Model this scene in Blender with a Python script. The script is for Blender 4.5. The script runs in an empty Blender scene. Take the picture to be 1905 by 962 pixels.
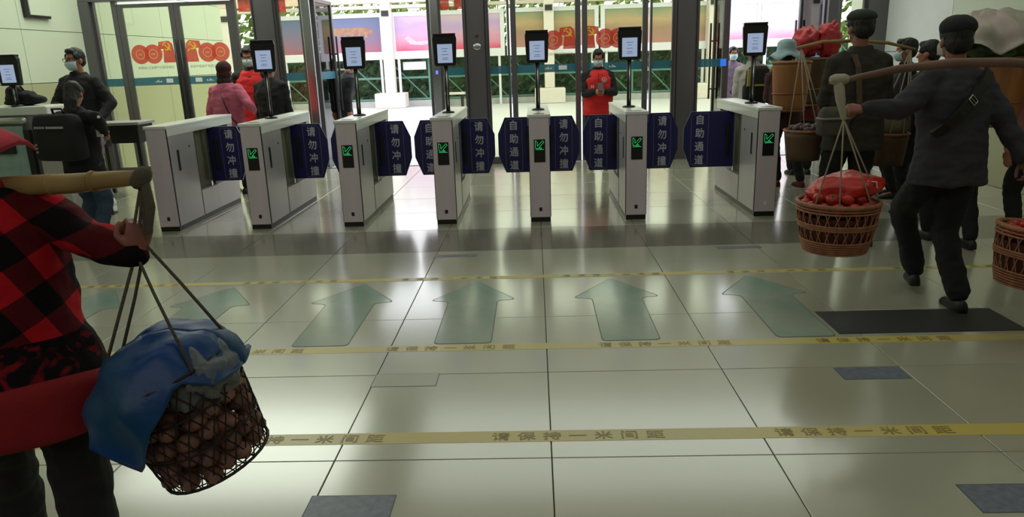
import bpy, math, random
import numpy as np
from mathutils import Vector, Matrix, noise

SC = bpy.context.scene
COL = SC.collection
random.seed(7)
PI = math.pi

# ------------------------------------------------------------------ camera, world, lights, exposure
CAM_Z, PITCH, YAW, ROLL = 1.494, 0.267, 0.037, -0.034
cam_d = bpy.data.cameras.new('camera')
cam_d.sensor_width = 36.0
cam_d.lens = 36.0 * 1355.4 / 1905.0
cam_d.clip_start = 0.05
cam_d.clip_end = 500
cam = bpy.data.objects.new('camera', cam_d)
COL.objects.link(cam)
_r = Vector((math.cos(YAW), math.sin(YAW), 0)); _f0 = Vector((-math.sin(YAW), math.cos(YAW), 0)); _u0 = Vector((0, 0, 1))
_f = math.cos(PITCH) * _f0 - math.sin(PITCH) * _u0
_u = math.cos(PITCH) * _u0 + math.sin(PITCH) * _f0
_r2 = math.cos(ROLL) * _r + math.sin(ROLL) * _u
_u2 = -math.sin(ROLL) * _r + math.cos(ROLL) * _u
cam.matrix_world = Matrix(((_r2.x, _u2.x, -_f.x, 0), (_r2.y, _u2.y, -_f.y, 0), (_r2.z, _u2.z, -_f.z, CAM_Z), (0, 0, 0, 1)))
SC.camera = cam

world = bpy.data.worlds.new('overcast_sky')
SC.world = world
world.use_nodes = True
_bg = world.node_tree.nodes['Background']
_bg.inputs['Color'].default_value = (0.93, 0.96, 1.0, 1)
_bg.inputs['Strength'].default_value = 3.1


def area(name, loc, sx, sy, power, col, rot=(0, 0, 0)):
    d = bpy.data.lights.new(name, 'AREA')
    d.shape = 'RECTANGLE'; d.size = sx; d.size_y = sy; d.energy = power; d.color = col
    o = bpy.data.objects.new(name, d); COL.objects.link(o)
    o.location = loc; o.rotation_euler = rot
    return o


area('ceiling_lamp', (-4.3, 9.45, 3.9), 3.2, 2.5, 115, (0.93, 1.0, 0.86))
area('ceiling_lamp', (1.2, 9.45, 3.9), 6.0, 2.5, 80, (0.95, 1.0, 0.88))
area('ceiling_lamp', (-0.8, 3.9, 3.9), 10.0, 4.0, 66, (0.97, 1.0, 0.88))
area('ceiling_lamp', (-0.8, -2.6, 3.9), 10.0, 3.0, 90, (1.0, 0.93, 0.92))

SC.view_settings.view_transform = 'Standard'
SC.view_settings.look = 'None'
SC.view_settings.gamma = 1.0
SC.view_settings.use_curve_mapping = False
SC.view_settings.exposure = 0.0
SC.cycles.transparent_max_bounces = 24
SC.cycles.max_bounces = 8
SC.cycles.use_denoising = True


# ------------------------------------------------------------------ materials
def lin(c):
    return tuple((v / 255 / 12.92 if v / 255 <= 0.04045 else ((v / 255 + 0.055) / 1.055) ** 2.4) for v in c)


MATS = {}


def mat(name, rgb, rough=0.6, metal=0.0, var=0.08, vscale=6.0, bump=0.0, bscale=40.0, spec=0.5, stretch=None, rgb2=None, rnd=0.0, coat=0.0):
    """procedural material: colour with soft noise variation and optional fine bump"""
    if name in MATS:
        return MATS[name]
    m = bpy.data.materials.new(name); m.use_nodes = True
    nt = m.node_tree; N = nt.nodes; L = nt.links
    p = N['Principled BSDF']
    p.inputs['Roughness'].default_value = rough
    p.inputs['Metallic'].default_value = metal
    p.inputs['Specular IOR Level'].default_value = spec
    p.inputs['Coat Weight'].default_value = coat; p.inputs['Coat Roughness'].default_value = 0.13; p.inputs['Coat IOR'].default_value = 1.6
    a = lin(rgb)
    b = lin(rgb2) if rgb2 else tuple(min(1, v * (1 - 2.2 * var)) for v in a)
    tc = N.new('ShaderNodeTexCoord'); mp = N.new('ShaderNodeMapping')
    L.new(tc.outputs['Object'], mp.inputs['Vector'])
    if stretch: mp.inputs['Scale'].default_value = stretch
    n1 = N.new('ShaderNodeTexNoise'); n1.inputs['Scale'].default_value = vscale; n1.inputs['Detail'].default_value = 4
    L.new(mp.outputs[0], n1.inputs['Vector'])
    rp = N.new('ShaderNodeValToRGB')
    rp.color_ramp.elements[0].position = 0.3; rp.color_ramp.elements[1].position = 0.7
    rp.color_ramp.elements[0].color = (*b, 1); rp.color_ramp.elements[1].color = (*a, 1)
    L.new(n1.outputs['Fac'], rp.inputs['Fac'])
    out = rp.outputs['Color']
    if rnd:
        oi = N.new('ShaderNodeObjectInfo'); mr = N.new('ShaderNodeMapRange')
        mr.inputs['To Min'].default_value = 1 - rnd; mr.inputs['To Max'].default_value = 1 + rnd
        L.new(oi.outputs['Random'], mr.inputs['Value'])
        hv = N.new('ShaderNodeHueSaturation'); L.new(out, hv.inputs['Color']); L.new(mr.outputs[0], hv.inputs['Value'])
        out = hv.outputs['Color']
    L.new(out, p.inputs['Base Color'])
    if bump:
        n2 = N.new('ShaderNodeTexNoise'); n2.inputs['Scale'].default_value = bscale; n2.inputs['Detail'].default_value = 3
        L.new(mp.outputs[0], n2.inputs['Vector'])
        bn = N.new('ShaderNodeBump'); bn.inputs['Strength'].default_value = bump; bn.inputs['Distance'].default_value = 0.01
        L.new(n2.outputs['Fac'], bn.inputs['Height']); L.new(bn.outputs[0], p.inputs['Normal'])
    MATS[name] = m
    return m


def emit(name, rgb, strength):
    if name in MATS: return MATS[name]
    m = bpy.data.materials.new(name); m.use_nodes = True
    p = m.node_tree.nodes['Principled BSDF']
    p.inputs['Base Color'].default_value = (*[v * 0.3 for v in lin(rgb)], 1)
    p.inputs['Emission Color'].default_value = (*lin(rgb), 1)
    p.inputs['Emission Strength'].default_value = strength
    p.inputs['Roughness'].default_value = 0.25
    MATS[name] = m
    return m


def glass(name, tint, refl_rough=0.02, boost=1.0):
    if name in MATS: return MATS[name]
    m = bpy.data.materials.new(name); m.use_nodes = True
    nt = m.node_tree; N = nt.nodes; L = nt.links
    N.remove(N['Principled BSDF'])
    t = N.new('ShaderNodeBsdfTransparent'); t.inputs['Color'].default_value = (*tint, 1)
    g = N.new('ShaderNodeBsdfGlossy'); g.inputs['Roughness'].default_value = refl_rough
    fr = N.new('ShaderNodeFresnel'); fr.inputs['IOR'].default_value = 1.5
    mu = N.new('ShaderNodeMath'); mu.operation = 'MULTIPLY'; mu.inputs[1].default_value = boost
    mx = N.new('ShaderNodeMixShader')
    L.new(fr.outputs[0], mu.inputs[0]); L.new(mu.outputs[0], mx.inputs[0])
    L.new(t.outputs[0], mx.inputs[1]); L.new(g.outputs[0], mx.inputs[2])
    L.new(mx.outputs[0], N['Material Output'].inputs['Surface'])
    MATS[name] = m
    return m


def film(name, rgb, alpha, rough=0.2):
    """thin cloudy plastic film"""
    if name in MATS: return MATS[name]
    m = bpy.data.materials.new(name); m.use_nodes = True
    nt = m.node_tree; N = nt.nodes; L = nt.links
    p = N['Principled BSDF']; p.inputs['Roughness'].default_value = rough
    p.inputs['Base Color'].default_value = (*lin(rgb), 1)
    n1 = N.new('ShaderNodeTexNoise'); n1.inputs['Scale'].default_value = 9; n1.inputs['Detail'].default_value = 5
    mr = N.new('ShaderNodeMapRange'); mr.inputs['To Min'].default_value = max(0, alpha - 0.25); mr.inputs['To Max'].default_value = min(1, alpha + 0.25)
    L.new(n1.outputs['Fac'], mr.inputs['Value']); L.new(mr.outputs[0], p.inputs['Alpha'])
    MATS[name] = m
    return m


# ------------------------------------------------------------------ mesh building
class MB:
    def __init__(s): s.v = []; s.f = []

    def add(s, vs, fs):
        o = len(s.v); s.v.extend([tuple(p) for p in vs]); s.f.extend([tuple(i + o for i in q) for q in fs]); return s

    def box(s, x0, x1, y0, y1, z0, z1, M=None):
        vs = [Vector(p) for p in ((x0, y0, z0), (x1, y0, z0), (x1, y1, z0), (x0, y1, z0), (x0, y0, z1), (x1, y0, z1), (x1, y1, z1), (x0, y1, z1))]
        if M is not None: vs = [M @ p for p in vs]
        return s.add(vs, [(0, 3, 2, 1), (4, 5, 6, 7), (0, 1, 5, 4), (1, 2, 6, 5), (2, 3, 7, 6), (3, 0, 4, 7)])

    def loft(s, rings, caps=True, closed=False):
        n = len(rings[0]); vs = [p for r in rings for p in r]; fs = []
        m = len(rings)
        for i in range(m if closed else m - 1):
            a = i * n; b = ((i + 1) % m) * n
            for j in range(n):
                k = (j + 1) % n
                fs.append((a + j, a + k, b + k, b + j))
        if caps and not closed:
            fs.append(tuple(reversed(range(n)))); fs.append(tuple((m - 1) * n + j for j in range(n)))
        return s.add(vs, fs)

    def tube(s, pts, rads, n=8, caps=True, closed=False):
        pts = [Vector(p) for p in pts]
        if not isinstance(rads, (list, tuple)): rads = [rads] * len(pts)
        rings = []; prev = None; m = len(pts)
        for i, p in enumerate(pts):
            if closed: d = pts[(i + 1) % m] - pts[i - 1]
            else: d = pts[min(i + 1, m - 1)] - pts[max(i - 1, 0)]
            d.normalize()
            if prev is None:
                a = Vector((0, 0, 1)) if abs(d.z) < 0.9 else Vector((1, 0, 0))
                u = d.cross(a).normalized()
            else:
                u = (prev - d * prev.dot(d))
                u = u.normalized() if u.length > 1e-6 else d.orthogonal().normalized()
            prev = u; w = d.cross(u)
            r = rads[i]; ru, rw = (r if isinstance(r, tuple) else (r, r))
            rings.append([p + u * (ru * math.cos(2 * PI * k / n)) + w * (rw * math.sin(2 * PI * k / n)) for k in range(n)])
        return s.loft(rings, caps, closed)

    def capsule(s, pts, rads, n=10):
        """tube with rounded ends"""
        pts = [Vector(p) for p in pts]
        if not isinstance(rads, (list, tuple)): rads = [rads] * len(pts)
        d0 = (pts[0] - pts[1]).normalized(); d1 = (pts[-1] - pts[-2]).normalized()
        r0, r1 = rads[0], rads[-1]
        P = [pts[0] + d0 * r0 * .98, pts[0] + d0 * r0 * .7] + pts + [pts[-1] + d1 * r1 * .7, pts[-1] + d1 * r1 * .98]
        Rr = [r0 * .2, r0 * .72] + list(rads) + [r1 * .72, r1 * .2]
        return s.tube(P, Rr, n)

    def ell(s, c, r, M=None, nu=12, nv=8):
        c = Vector(c); rings = []
        for i in range(1, nv):
            t = PI * i / nv
            rings.append([Vector((r[0] * math.sin(t) * math.cos(2 * PI * k / nu), r[1] * math.sin(t) * math.sin(2 * PI * k / nu), -r[2] * math.cos(t))) for k in range(nu)])
        vs = [Vector((0, 0, -r[2]))] + [p for q in rings for p in q] + [Vector((0, 0, r[2]))]
        vs = [c + (M @ p if M is not None else p) for p in vs]
        fs = []
        for k in range(nu): fs.append((0, 1 + (k + 1) % nu, 1 + k))
        for i in range(nv - 2):
            a = 1 + i * nu; b = a + nu
            for k in range(nu):
                q = (k + 1) % nu
                fs.append((a + k, a + q, b + q, b + k))
        t = len(vs) - 1; a = 1 + (nv - 2) * nu
        for k in range(nu): fs.append((t, a + k, a + (k + 1) % nu))
        return s.add(vs, fs)

    def prism(s, poly, d0, d1, fn):
        """polygon extruded; fn(u, v, d) -> point"""
        n = len(poly)
        vs = [fn(u, v, d0) for u, v in poly] + [fn(u, v, d1) for u, v in poly]
        fs = [tuple(reversed(range(n))), tuple(range(n, 2 * n))] + [(i, (i + 1) % n, (i + 1) % n + n, i + n) for i in range(n)]
        return s.add(vs, fs)

    def grid(s, P):
        """open surface from a 2D list of points"""
        a = len(P); b = len(P[0])
        return s.add([p for r in P for p in r], [(i * b + j, i * b + j + 1, (i + 1) * b + j + 1, (i + 1) * b + j) for i in range(a - 1) for j in range(b - 1)])

    def mesh(s, name):
        me = bpy.data.meshes.new(name)
        me.from_pydata([tuple(p) for p in s.v], [], s.f)
        me.update()
        return me

    def build(s, name, m, parent=None, smooth=False, loc=None, bevel=0.0):
        me = s.mesh(name)
        o = link(name, me, m, parent, smooth, loc)
        if bevel:
            b = o.modifiers.new('edge', 'BEVEL'); b.width = bevel; b.segments = 2; b.limit_method = 'ANGLE'
        return o


def link(name, me, m, parent=None, smooth=False, loc=None):
    o = bpy.data.objects.new(name, me)
    if m is not None and not me.materials: me.materials.append(m)
    if smooth: me.polygons.foreach_set('use_smooth', [True] * len(me.polygons))
    COL.objects.link(o)
    if parent is not None: o.parent = parent
    if loc is not None: o.location = loc
    return o


def fix_normals(me):
    import bmesh
    b = bmesh.new(); b.from_mesh(me); bmesh.ops.recalc_face_normals(b, faces=b.faces); b.to_mesh(me); b.free()


def solid(mb, name, m, parent, voxel=0.01, smooth=3, wr=0.0, wscale=(9, 9, 14), seed=0.0):
    """fuse the overlapping closed shapes of mb into one continuous surface"""
    me = mb.mesh(name); fix_normals(me)
    t = bpy.data.objects.new('tmp', me); COL.objects.link(t)
    r = t.modifiers.new('r', 'REMESH'); r.mode = 'VOXEL'; r.voxel_size = voxel
    if smooth:
        sm = t.modifiers.new('s', 'SMOOTH'); sm.factor = 0.5; sm.iterations = smooth
    dg = bpy.context.evaluated_depsgraph_get()
    out = bpy.data.meshes.new_from_object(t.evaluated_get(dg))
    bpy.data.objects.remove(t); bpy.data.meshes.remove(me)
    out.name = name
    if wr:
        n = len(out.vertices)
        co = np.empty(n * 3, np.float32); out.vertices.foreach_get('co', co); co = co.reshape(-1, 3)
        no = np.empty(n * 3, np.float32); out.vertices.foreach_get('normal', no); no = no.reshape(-1, 3)
        sx, sy, sz = wscale
        d = np.array([noise.noise((x * sx + seed, y * sy, z * sz)) + 0.5 * noise.noise((x * sx * 2.3, y * sy * 2.3 + seed, z * sz * 2.3)) for x, y, z in co.tolist()], np.float32)
        co += no * (d * wr)[:, None]
        out.vertices.foreach_set('co', co.ravel()); out.update()
    out.materials.clear()
    return link(name, out, m, parent, True)


def thing(name, label, cat, loc=(0, 0, 0), rz=0.0, group=None):
    o = bpy.data.objects.new(name, None); COL.objects.link(o)
    o.empty_display_size = 0.1
    o.location = loc; o.rotation_euler = (0, 0, rz)
    o['label'] = label; o['category'] = cat
    if group: o['group'] = group
    return o


def tag(o, label, cat, group=None, kind=None):
    o['label'] = label; o['category'] = cat
    if group: o['group'] = group
    if kind: o['kind'] = kind
    return o


def struct(o): o['kind'] = 'structure'; return o


def sempty(name, loc=(0, 0, 0), rz=0.0):
    o = bpy.data.objects.new(name, None); COL.objects.link(o); o.location = loc; o.rotation_euler = (0, 0, rz)
    o['kind'] = 'structure'
    return o


def dup(o, parent=None):
    c = o.copy(); COL.objects.link(c)
    if parent is not None: c.parent = parent
    for ch in list(o.children): dup(ch, c)
    return c


_TX = {}


def text_mesh(body, bold=0.0):
    """flat lettering of unit size, centred on its own box, in the xy plane"""
    if (body, bold) in _TX: return _TX[(body, bold)]
    cu = bpy.data.curves.new('lettering', 'FONT'); cu.body = body; cu.offset = 0.0; cu.resolution_u = 2
    t = bpy.data.objects.new('tmp', cu); COL.objects.link(t)
    dg = bpy.context.evaluated_depsgraph_get()
    me = bpy.data.meshes.new_from_object(t.evaluated_get(dg))
    bpy.data.objects.remove(t)
    n = len(me.vertices); co = np.empty(n * 3, np.float32); me.vertices.foreach_get('co', co); co = co.reshape(-1, 3)
    c = (co.max(0) + co.min(0)) / 2
    vs = [(float(p[0] - c[0]), float(p[1] - c[1])) for p in co]
    fs = [tuple(q.vertices) for q in me.polygons]
    bpy.data.meshes.remove(me)
    _TX[(body, bold)] = (vs, fs)
    return vs, fs


def add_text(mb, body, fn, size, u=0, v=0, stretch=1.0, bold=0.012):
    vs, fs = text_mesh(body)
    o_ = fn(0, 0); nn = (fn(1, 0) - o_).cross(fn(0, 1) - o_).normalized()
    if fn(1, 0).x < o_.x: nn = -nn
    for k, (dx, dy) in enumerate(((0, 0), (bold, 0), (-bold, 0), (0, bold), (0, -bold)) if bold > 0.001 else ((0, 0),)):
        mb.add([fn(u + (x + dx) * size * stretch, v + (y + dy) * size) + nn * (0.00012 * k) for x, y in vs], fs)


def circle(r, n=24, cx=0, cy=0): return [(cx + r * math.cos(2 * PI * k / n), cy + r * math.sin(2 * PI * k / n)) for k in range(n)]


# palette
M_TILE = mat('polished floor tile', (178, 178, 156), 0.22, var=0.05, vscale=1.5, rnd=0.04, spec=1.0, coat=0.8)
M_TILE_D = mat('dark floor tile', (120, 118, 102), 0.24, var=0.08, vscale=2.5, rnd=0.05, spec=0.8, coat=0.6)
M_GROUT = mat('floor grout', (70, 68, 58), 0.8)
M_WALL_U = mat('pale green wall panel', (205, 214, 192), 0.5, var=0.02, vscale=1.2)
M_WALL_L = mat('olive wall panel', (176, 176, 138), 0.5, var=0.03, vscale=1.2)
M_WHITE = mat('white painted panel', (225, 228, 226), 0.5, var=0.02)
M_GAP = mat('panel gap', (40, 42, 38), 0.9)
M_CEIL = mat('ceiling paint', (190, 190, 180), 0.8)
M_FRAME = mat('dark anodised frame', (112, 109, 113), 0.36, 0.7, var=0.06, vscale=3, stretch=(1, 1, 0.15))
M_CHROME = mat('bright steel', (205, 207, 208), 0.2, 0.95, var=0.03)
M_STEEL = mat('brushed cabinet steel', (186, 182, 184), 0.36, 0.35, var=0.03, vscale=14, stretch=(1, 1, 0.08))
M_FRONTP = mat('mauve grey front steel', (214, 202, 208), 0.42, 0.1, var=0.03, vscale=14, stretch=(1, 1, 0.08))
M_CAP = mat('white cabinet top', (226, 230, 224), 0.3, 0.1, var=0.02)
M_BLACK = mat('black plastic', (18, 18, 20), 0.4, var=0.1)
M_DARK = mat('dark grey metal', (48, 47, 48), 0.45, 0.4)
M_OLIVE = mat('recess liner', (120, 122, 100), 0.5)
M_NAVY = mat('navy swing panel', (40, 40, 100), 0.35, var=0.08, vscale=8)
M_TEXTW = mat('white lettering', (205, 208, 220), 0.5)
M_LINE = mat('grey border line', (120, 122, 150), 0.5)
M_GREEN = emit('green led', (60, 235, 130), 0.65)
M_SCREEN = emit('lit screen', (176, 194, 226), 0.62)
M_SCRTXT = mat('screen print', (80, 100, 140), 0.5)
M_GLASS = glass('greenish door glass', (0.80, 0.83, 0.70), boost=1.3)
M_GLASS_C = glass('clear door glass', (0.88, 0.93, 0.90), boost=1.2)
M_TEAL = film('teal safety film', (58, 120, 140), 0.85, 0.3)
M_RED_D = film('red window decal', (226, 72, 54), 0.72, 0.4)
M_YEL = mat('yellow emblem', (255, 200, 60), 0.5)
M_CREAM = mat('cream ring', (252, 190, 130), 0.5)
M_CAPTION = mat('caption grey', (120, 110, 90), 0.6)
M_TAPE = mat('worn yellow floor tape', (206, 184, 84), 0.3, var=0.12, vscale=0.9, rgb2=(184, 178, 132))
M_TAPETXT = mat('worn tape print', (104, 92, 40), 0.4, var=0.1, vscale=1.1, rgb2=(172, 158, 92))
M_ARROW = mat('teal floor sticker', (118, 152, 142), 0.15, var=0.05, vscale=1.6, rgb2=(168, 172, 154), spec=1.0)
M_ARROW_E = mat('sticker edge', (72, 92, 82), 0.5)
M_STK = mat('scuffed blue floor sticker', (120, 126, 140), 0.35, vscale=30, rgb2=(98, 100, 112))
M_STK_P = mat('pale floor sticker', (184, 184, 168), 0.2, var=0.03)
M_MAT = mat('dark floor mat', (46, 47, 44), 0.5, var=0.1, vscale=20, bump=0.3, bscale=200)
M_ROPE = mat('pale rope', (170, 162, 140), 0.9, bump=0.5, bscale=120)
M_ROPE_D = mat('grey rope', (96, 90, 72), 0.9, bump=0.5, bscale=120)
M_BAMBOO = mat('bamboo pole', (172, 150, 92), 0.45, var=0.15, vscale=4, stretch=(1, 1, 1), rgb2=(140, 112, 66))
M_WICKER = mat('reddish brown wicker', (164, 108, 74), 0.6, var=0.2, vscale=30, bump=0.4, bscale=90)
M_WOODB = mat('orange brown woven bamboo', (168, 112, 62), 0.6, var=0.15, vscale=10, stretch=(1, 1, 0.12), bump=0.4, bscale=60)
M_SKIN = mat('skin', (172, 112, 86), 0.5, var=0.06, vscale=20)
M_SKIN_D = mat('tanned skin', (140, 86, 66), 0.5, var=0.08, vscale=20)
M_HAIR = mat('black hair', (16, 14, 14), 0.55, var=0.2, vscale=60, stretch=(1, 1, 0.2), bump=0.6, bscale=150)
M_MASK = mat('pale blue mask', (190, 214, 222), 0.7, var=0.03)
M_BLACKCLOTH = mat('black cloth', (20, 20, 23), 0.85, var=0.12, vscale=12, bump=0.2, bscale=200)
M_TROUSER = mat('near black trousers', (16, 16, 19), 0.85, var=0.1, bump=0.2, bscale=200)
M_SHOE = mat('black shoe', (15, 15, 16), 0.5)
M_EYEW = mat('eye white', (220, 215, 210), 0.3)
M_EYED = mat('iris', (20, 14, 10), 0.2)

# ------------------------------------------------------------------ the setting
X_L, X_R, Y_F = -6.45, 4.92, 10.85
# floor: dark bed with polished tiles laid on it, 0.85 x 0.80 m
floor = struct(MB().box(X_L, X_R, -5.0, Y_F + 0.1, -0.2, -0.006).build('floor', M_GROUT))
XC = [X_L] + [0.035 + 0.85 * k for k in range(-7, 6)] + [X_R]
YR = [0.92 + 0.80 * k for k in range(0, 12)] + [Y_F - 0.04]
J = 0.0022
_tm = {}
for j in range(len(YR) - 1):
    for i in range(len(XC) - 1):
        w_ = XC[i + 1] - XC[i]; d_ = YR[j + 1] - YR[j]
        dark = (j == 6)
        key = (round(w_, 3), round(d_, 3), dark)
        if key not in _tm:
            b_ = MB(); x_, y_, c_ = w_ / 2 - J, d_ / 2 - J, 0.0015
            vs = [(sx * x_, sy * y_, -0.012) for sx, sy in ((-1, -1), (1, -1), (1, 1), (-1, 1))] + \
                 [(sx * x_, sy * y_, -c_) for sx, sy in ((-1, -1), (1, -1), (1, 1), (-1, 1))] + \
                 [(sx * (x_ - c_), sy * (y_ - c_), 0) for sx, sy in ((-1, -1), (1, -1), (1, 1), (-1, 1))]
            fs = [(8, 9, 10, 11)] + [(a, (a + 1) % 4, (a + 1) % 4 + 4, a + 4) for a in range(4)] + [(a + 4, (a + 1) % 4 + 4, (a + 1) % 4 + 8, a + 8) for a in range(4)]
            me = b_.add(vs, fs).mesh('tile'); me.materials.append(M_TILE_D if dark else M_TILE)
            _tm[key] = me
        o = bpy.data.objects.new('tile', _tm[key]); COL.objects.link(o); o.parent = floor
        o.location = ((XC[i] + XC[i + 1]) / 2, (YR[j] + YR[j + 1]) / 2, 0)


def wall_panels(name, x, face, ys, zs, mats_fn, z_top=4.0):
    """side wall along Y: backing slab with separate cladding panels"""
    t = 0.03
    xs = (x - 0.25, x) if face > 0 else (x, x + 0.25)
    w = struct(MB().box(xs[0], xs[1], ys[0], ys[-1], -0.2, z_top).build(name, M_GAP))
    for a in range(len(ys) - 1):
        for b in range(len(zs) - 1):
            g = 0.004
            p0, p1 = (x, x + t) if face > 0 else (x - t, x)
            MB().box(p0, p1, ys[a] + g, ys[a + 1] - g, zs[b] + g, zs[b + 1] - g).build('panel', mats_fn(b, ys[a]), w)
    return w


ZS = [0.0, 1.392, 2.06, 2.73, 3.4, 4.0]
YW = [-5.0 + 0.13, -3.2, -1.37, 0.46, 2.29, 4.12, 5.95, 7.62, 9.45, Y_F]
wall_panels('wall_left', X_L - 0.03, 1, YW, ZS, lambda b, y: M_WALL_L if b == 0 else M_WALL_U)
wall_panels('wall_left_outside', X_L - 0.03, 1, [Y_F, 11.28, 13.11, 14.94, 15.7], ZS, lambda b, y: M_WALL_L if b == 0 else M_WALL_U)
YWR = [-5.0 + 0.13, -3.2, -1.4, 0.4, 2.2, 3.9, 5.6, 7.35, 9.13, Y_F]
wall_panels('wall_right', X_R + 0.03, -1, YWR, [0.0, 1.423, 4.0], lambda b, y: M_WHITE if y > 9 else (M_WALL_U if b else M_WALL_L))
wall_panels('wall_right_outside', X_R + 0.03, -1, [Y_F, 12.0], [0.0, 1.423, 4.0], lambda b, y: M_WHITE)
struct(MB().box(X_L, X_R, -5.2, -5.0, -0.2, 4.2).build('wall_back', mat('back wall paint', (120, 118, 108), 0.7)))
struct(MB().box(X_L - 0.2, X_R + 0.2, -5.2, Y_F + 0.15, 4.0, 4.2).build('ceiling', M_CEIL))
# facade header over the doors
struct(MB().box(X_L, X_R, Y_F - 0.06, Y_F + 0.08, 2.62, 4.0).build('wall_front', mat('front wall header', (150, 150, 140), 0.6)))
struct(MB().box(X_L, X_R, Y_F - 0.09, Y_F + 0.10, 2.47, 2.62).build('trim_header', M_FRAME, bevel=0.006))
struct(MB().box(X_L, -3.2, Y_F - 0.02, Y_F + 0.06, 0.0, 0.012).build('trim_threshold', M_DARK))

# outside ground
M_GROUND = mat('pale plaza paving', (206, 206, 206), 0.55, var=0.03, vscale=0.7)
struct(MB().box(-45, 45, Y_F + 0.1, 60, -0.25, -0.004).build('ground', M_GROUND))

# facade columns
for k, (a, b) in enumerate(((X_L, -6.30), (-3.97, -3.63), (-0.96, -0.65), (2.00, 2.32), (4.64, X_R))):
    c = struct(MB().box(a, b, Y_F - 0.10, Y_F + 0.10, 0.0, 2.47).build('column_%d' % (k + 1), M_FRAME, bevel=0.01))
    if k in (1, 2, 3):
        for xx in (a + 0.012, b - 0.03):
            MB().box(xx, xx + 0.018, Y_F - 0.112, Y_F - 0.10, 0.0, 2.47).build('edge_strip', M_DARK, c)
    if k == 2:
        m_ = MB(); m_.ell((0, 0, 0), (0.06, 0.012, 0.045), nu=16)
        m_.build('oval_badge', M_CHROME, c, True, (-0.79, Y_F - 0.105, 1.68))
        m_ = MB(); m_.ell((0, 0, 0), (0.02, 0.008, 0.025)); m_.build('lock', M_DARK, c, True, (-0.79, Y_F - 0.105, 1.83))


def face_xz(x0, y, z0, sx=1):
    return lambda u, v, d=0: Vector((x0 + sx * u, y + d, z0 + v))


def leaf(name, w, swing=0.0, hinge=(0, 0), side=1, st=0.075, top=2.43, handle=0.0, band=True, bandtxt=False, gm=None, decal=None, fixed=False):
    """glazed leaf, local x from the hinge (0) to the free edge (w*side); front faces -y"""
    r = sempty(name, (hinge[0], hinge[1], 0), swing)
    s = side
    def bx(mb, a, b, y0, y1, z0, z1): mb.box(min(a * s, b * s), max(a * s, b * s), y0, y1, z0, z1)
    m = MB(); bx(m, 0, st, -0.025, 0.025, 0.01, top); m.build('hinge_stile', M_FRAME, r, bevel=0.004)
    m = MB(); bx(m, w - st, w, -0.025, 0.025, 0.01, top); m.build('lock_stile', M_FRAME, r, bevel=0.004)
    m = MB(); bx(m, st, w - st, -0.022, 0.022, top - 0.05, top); m.build('top_rail', M_FRAME, r)
    m = MB(); bx(m, st, w - st, -0.022, 0.022, 0.01, 0.11); m.build('bottom_rail', M_FRAME, r)
    m = MB(); bx(m, st, w - st, -0.004, 0.004, 0.11, top - 0.05); pane = m.build('pane', gm or M_GLASS, r)
    if band:
        m = MB(); bx(m, st, w - st, -0.0060, -0.0050, 1.295, 1.405); bnd = m.build('safety_band', M_TEAL, pane)
        if bandtxt:
            m = MB()
            for k in range(5): bx(m, w * 0.48 + k * 0.021, w * 0.48 + k * 0.021 + 0.013, -0.0085, -0.0075, 1.335, 1.335 + 0.012 + 0.012 * (k % 3))
            bx(m, w * 0.68, w * 0.80, -0.0085, -0.0075, 1.325, 1.385)
            m.build('band_print', M_WHITE, pane)
    if handle:
        for yy in (-1, 1):
            m = MB(); xh = (w - st / 2) * s
            m.tube([(xh, yy * 0.065, 0.80), (xh, yy * 0.065, 1.92)], 0.016, 10)
            for zz in (0.95, 1.66): m.tube([(xh, yy * 0.02, zz), (xh, yy * 0.07, zz)], 0.011, 8)
            m.build('handle', M_DARK, r, True)
    if decal:
        hundred(pane, s, w, decal)
    return r


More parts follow.
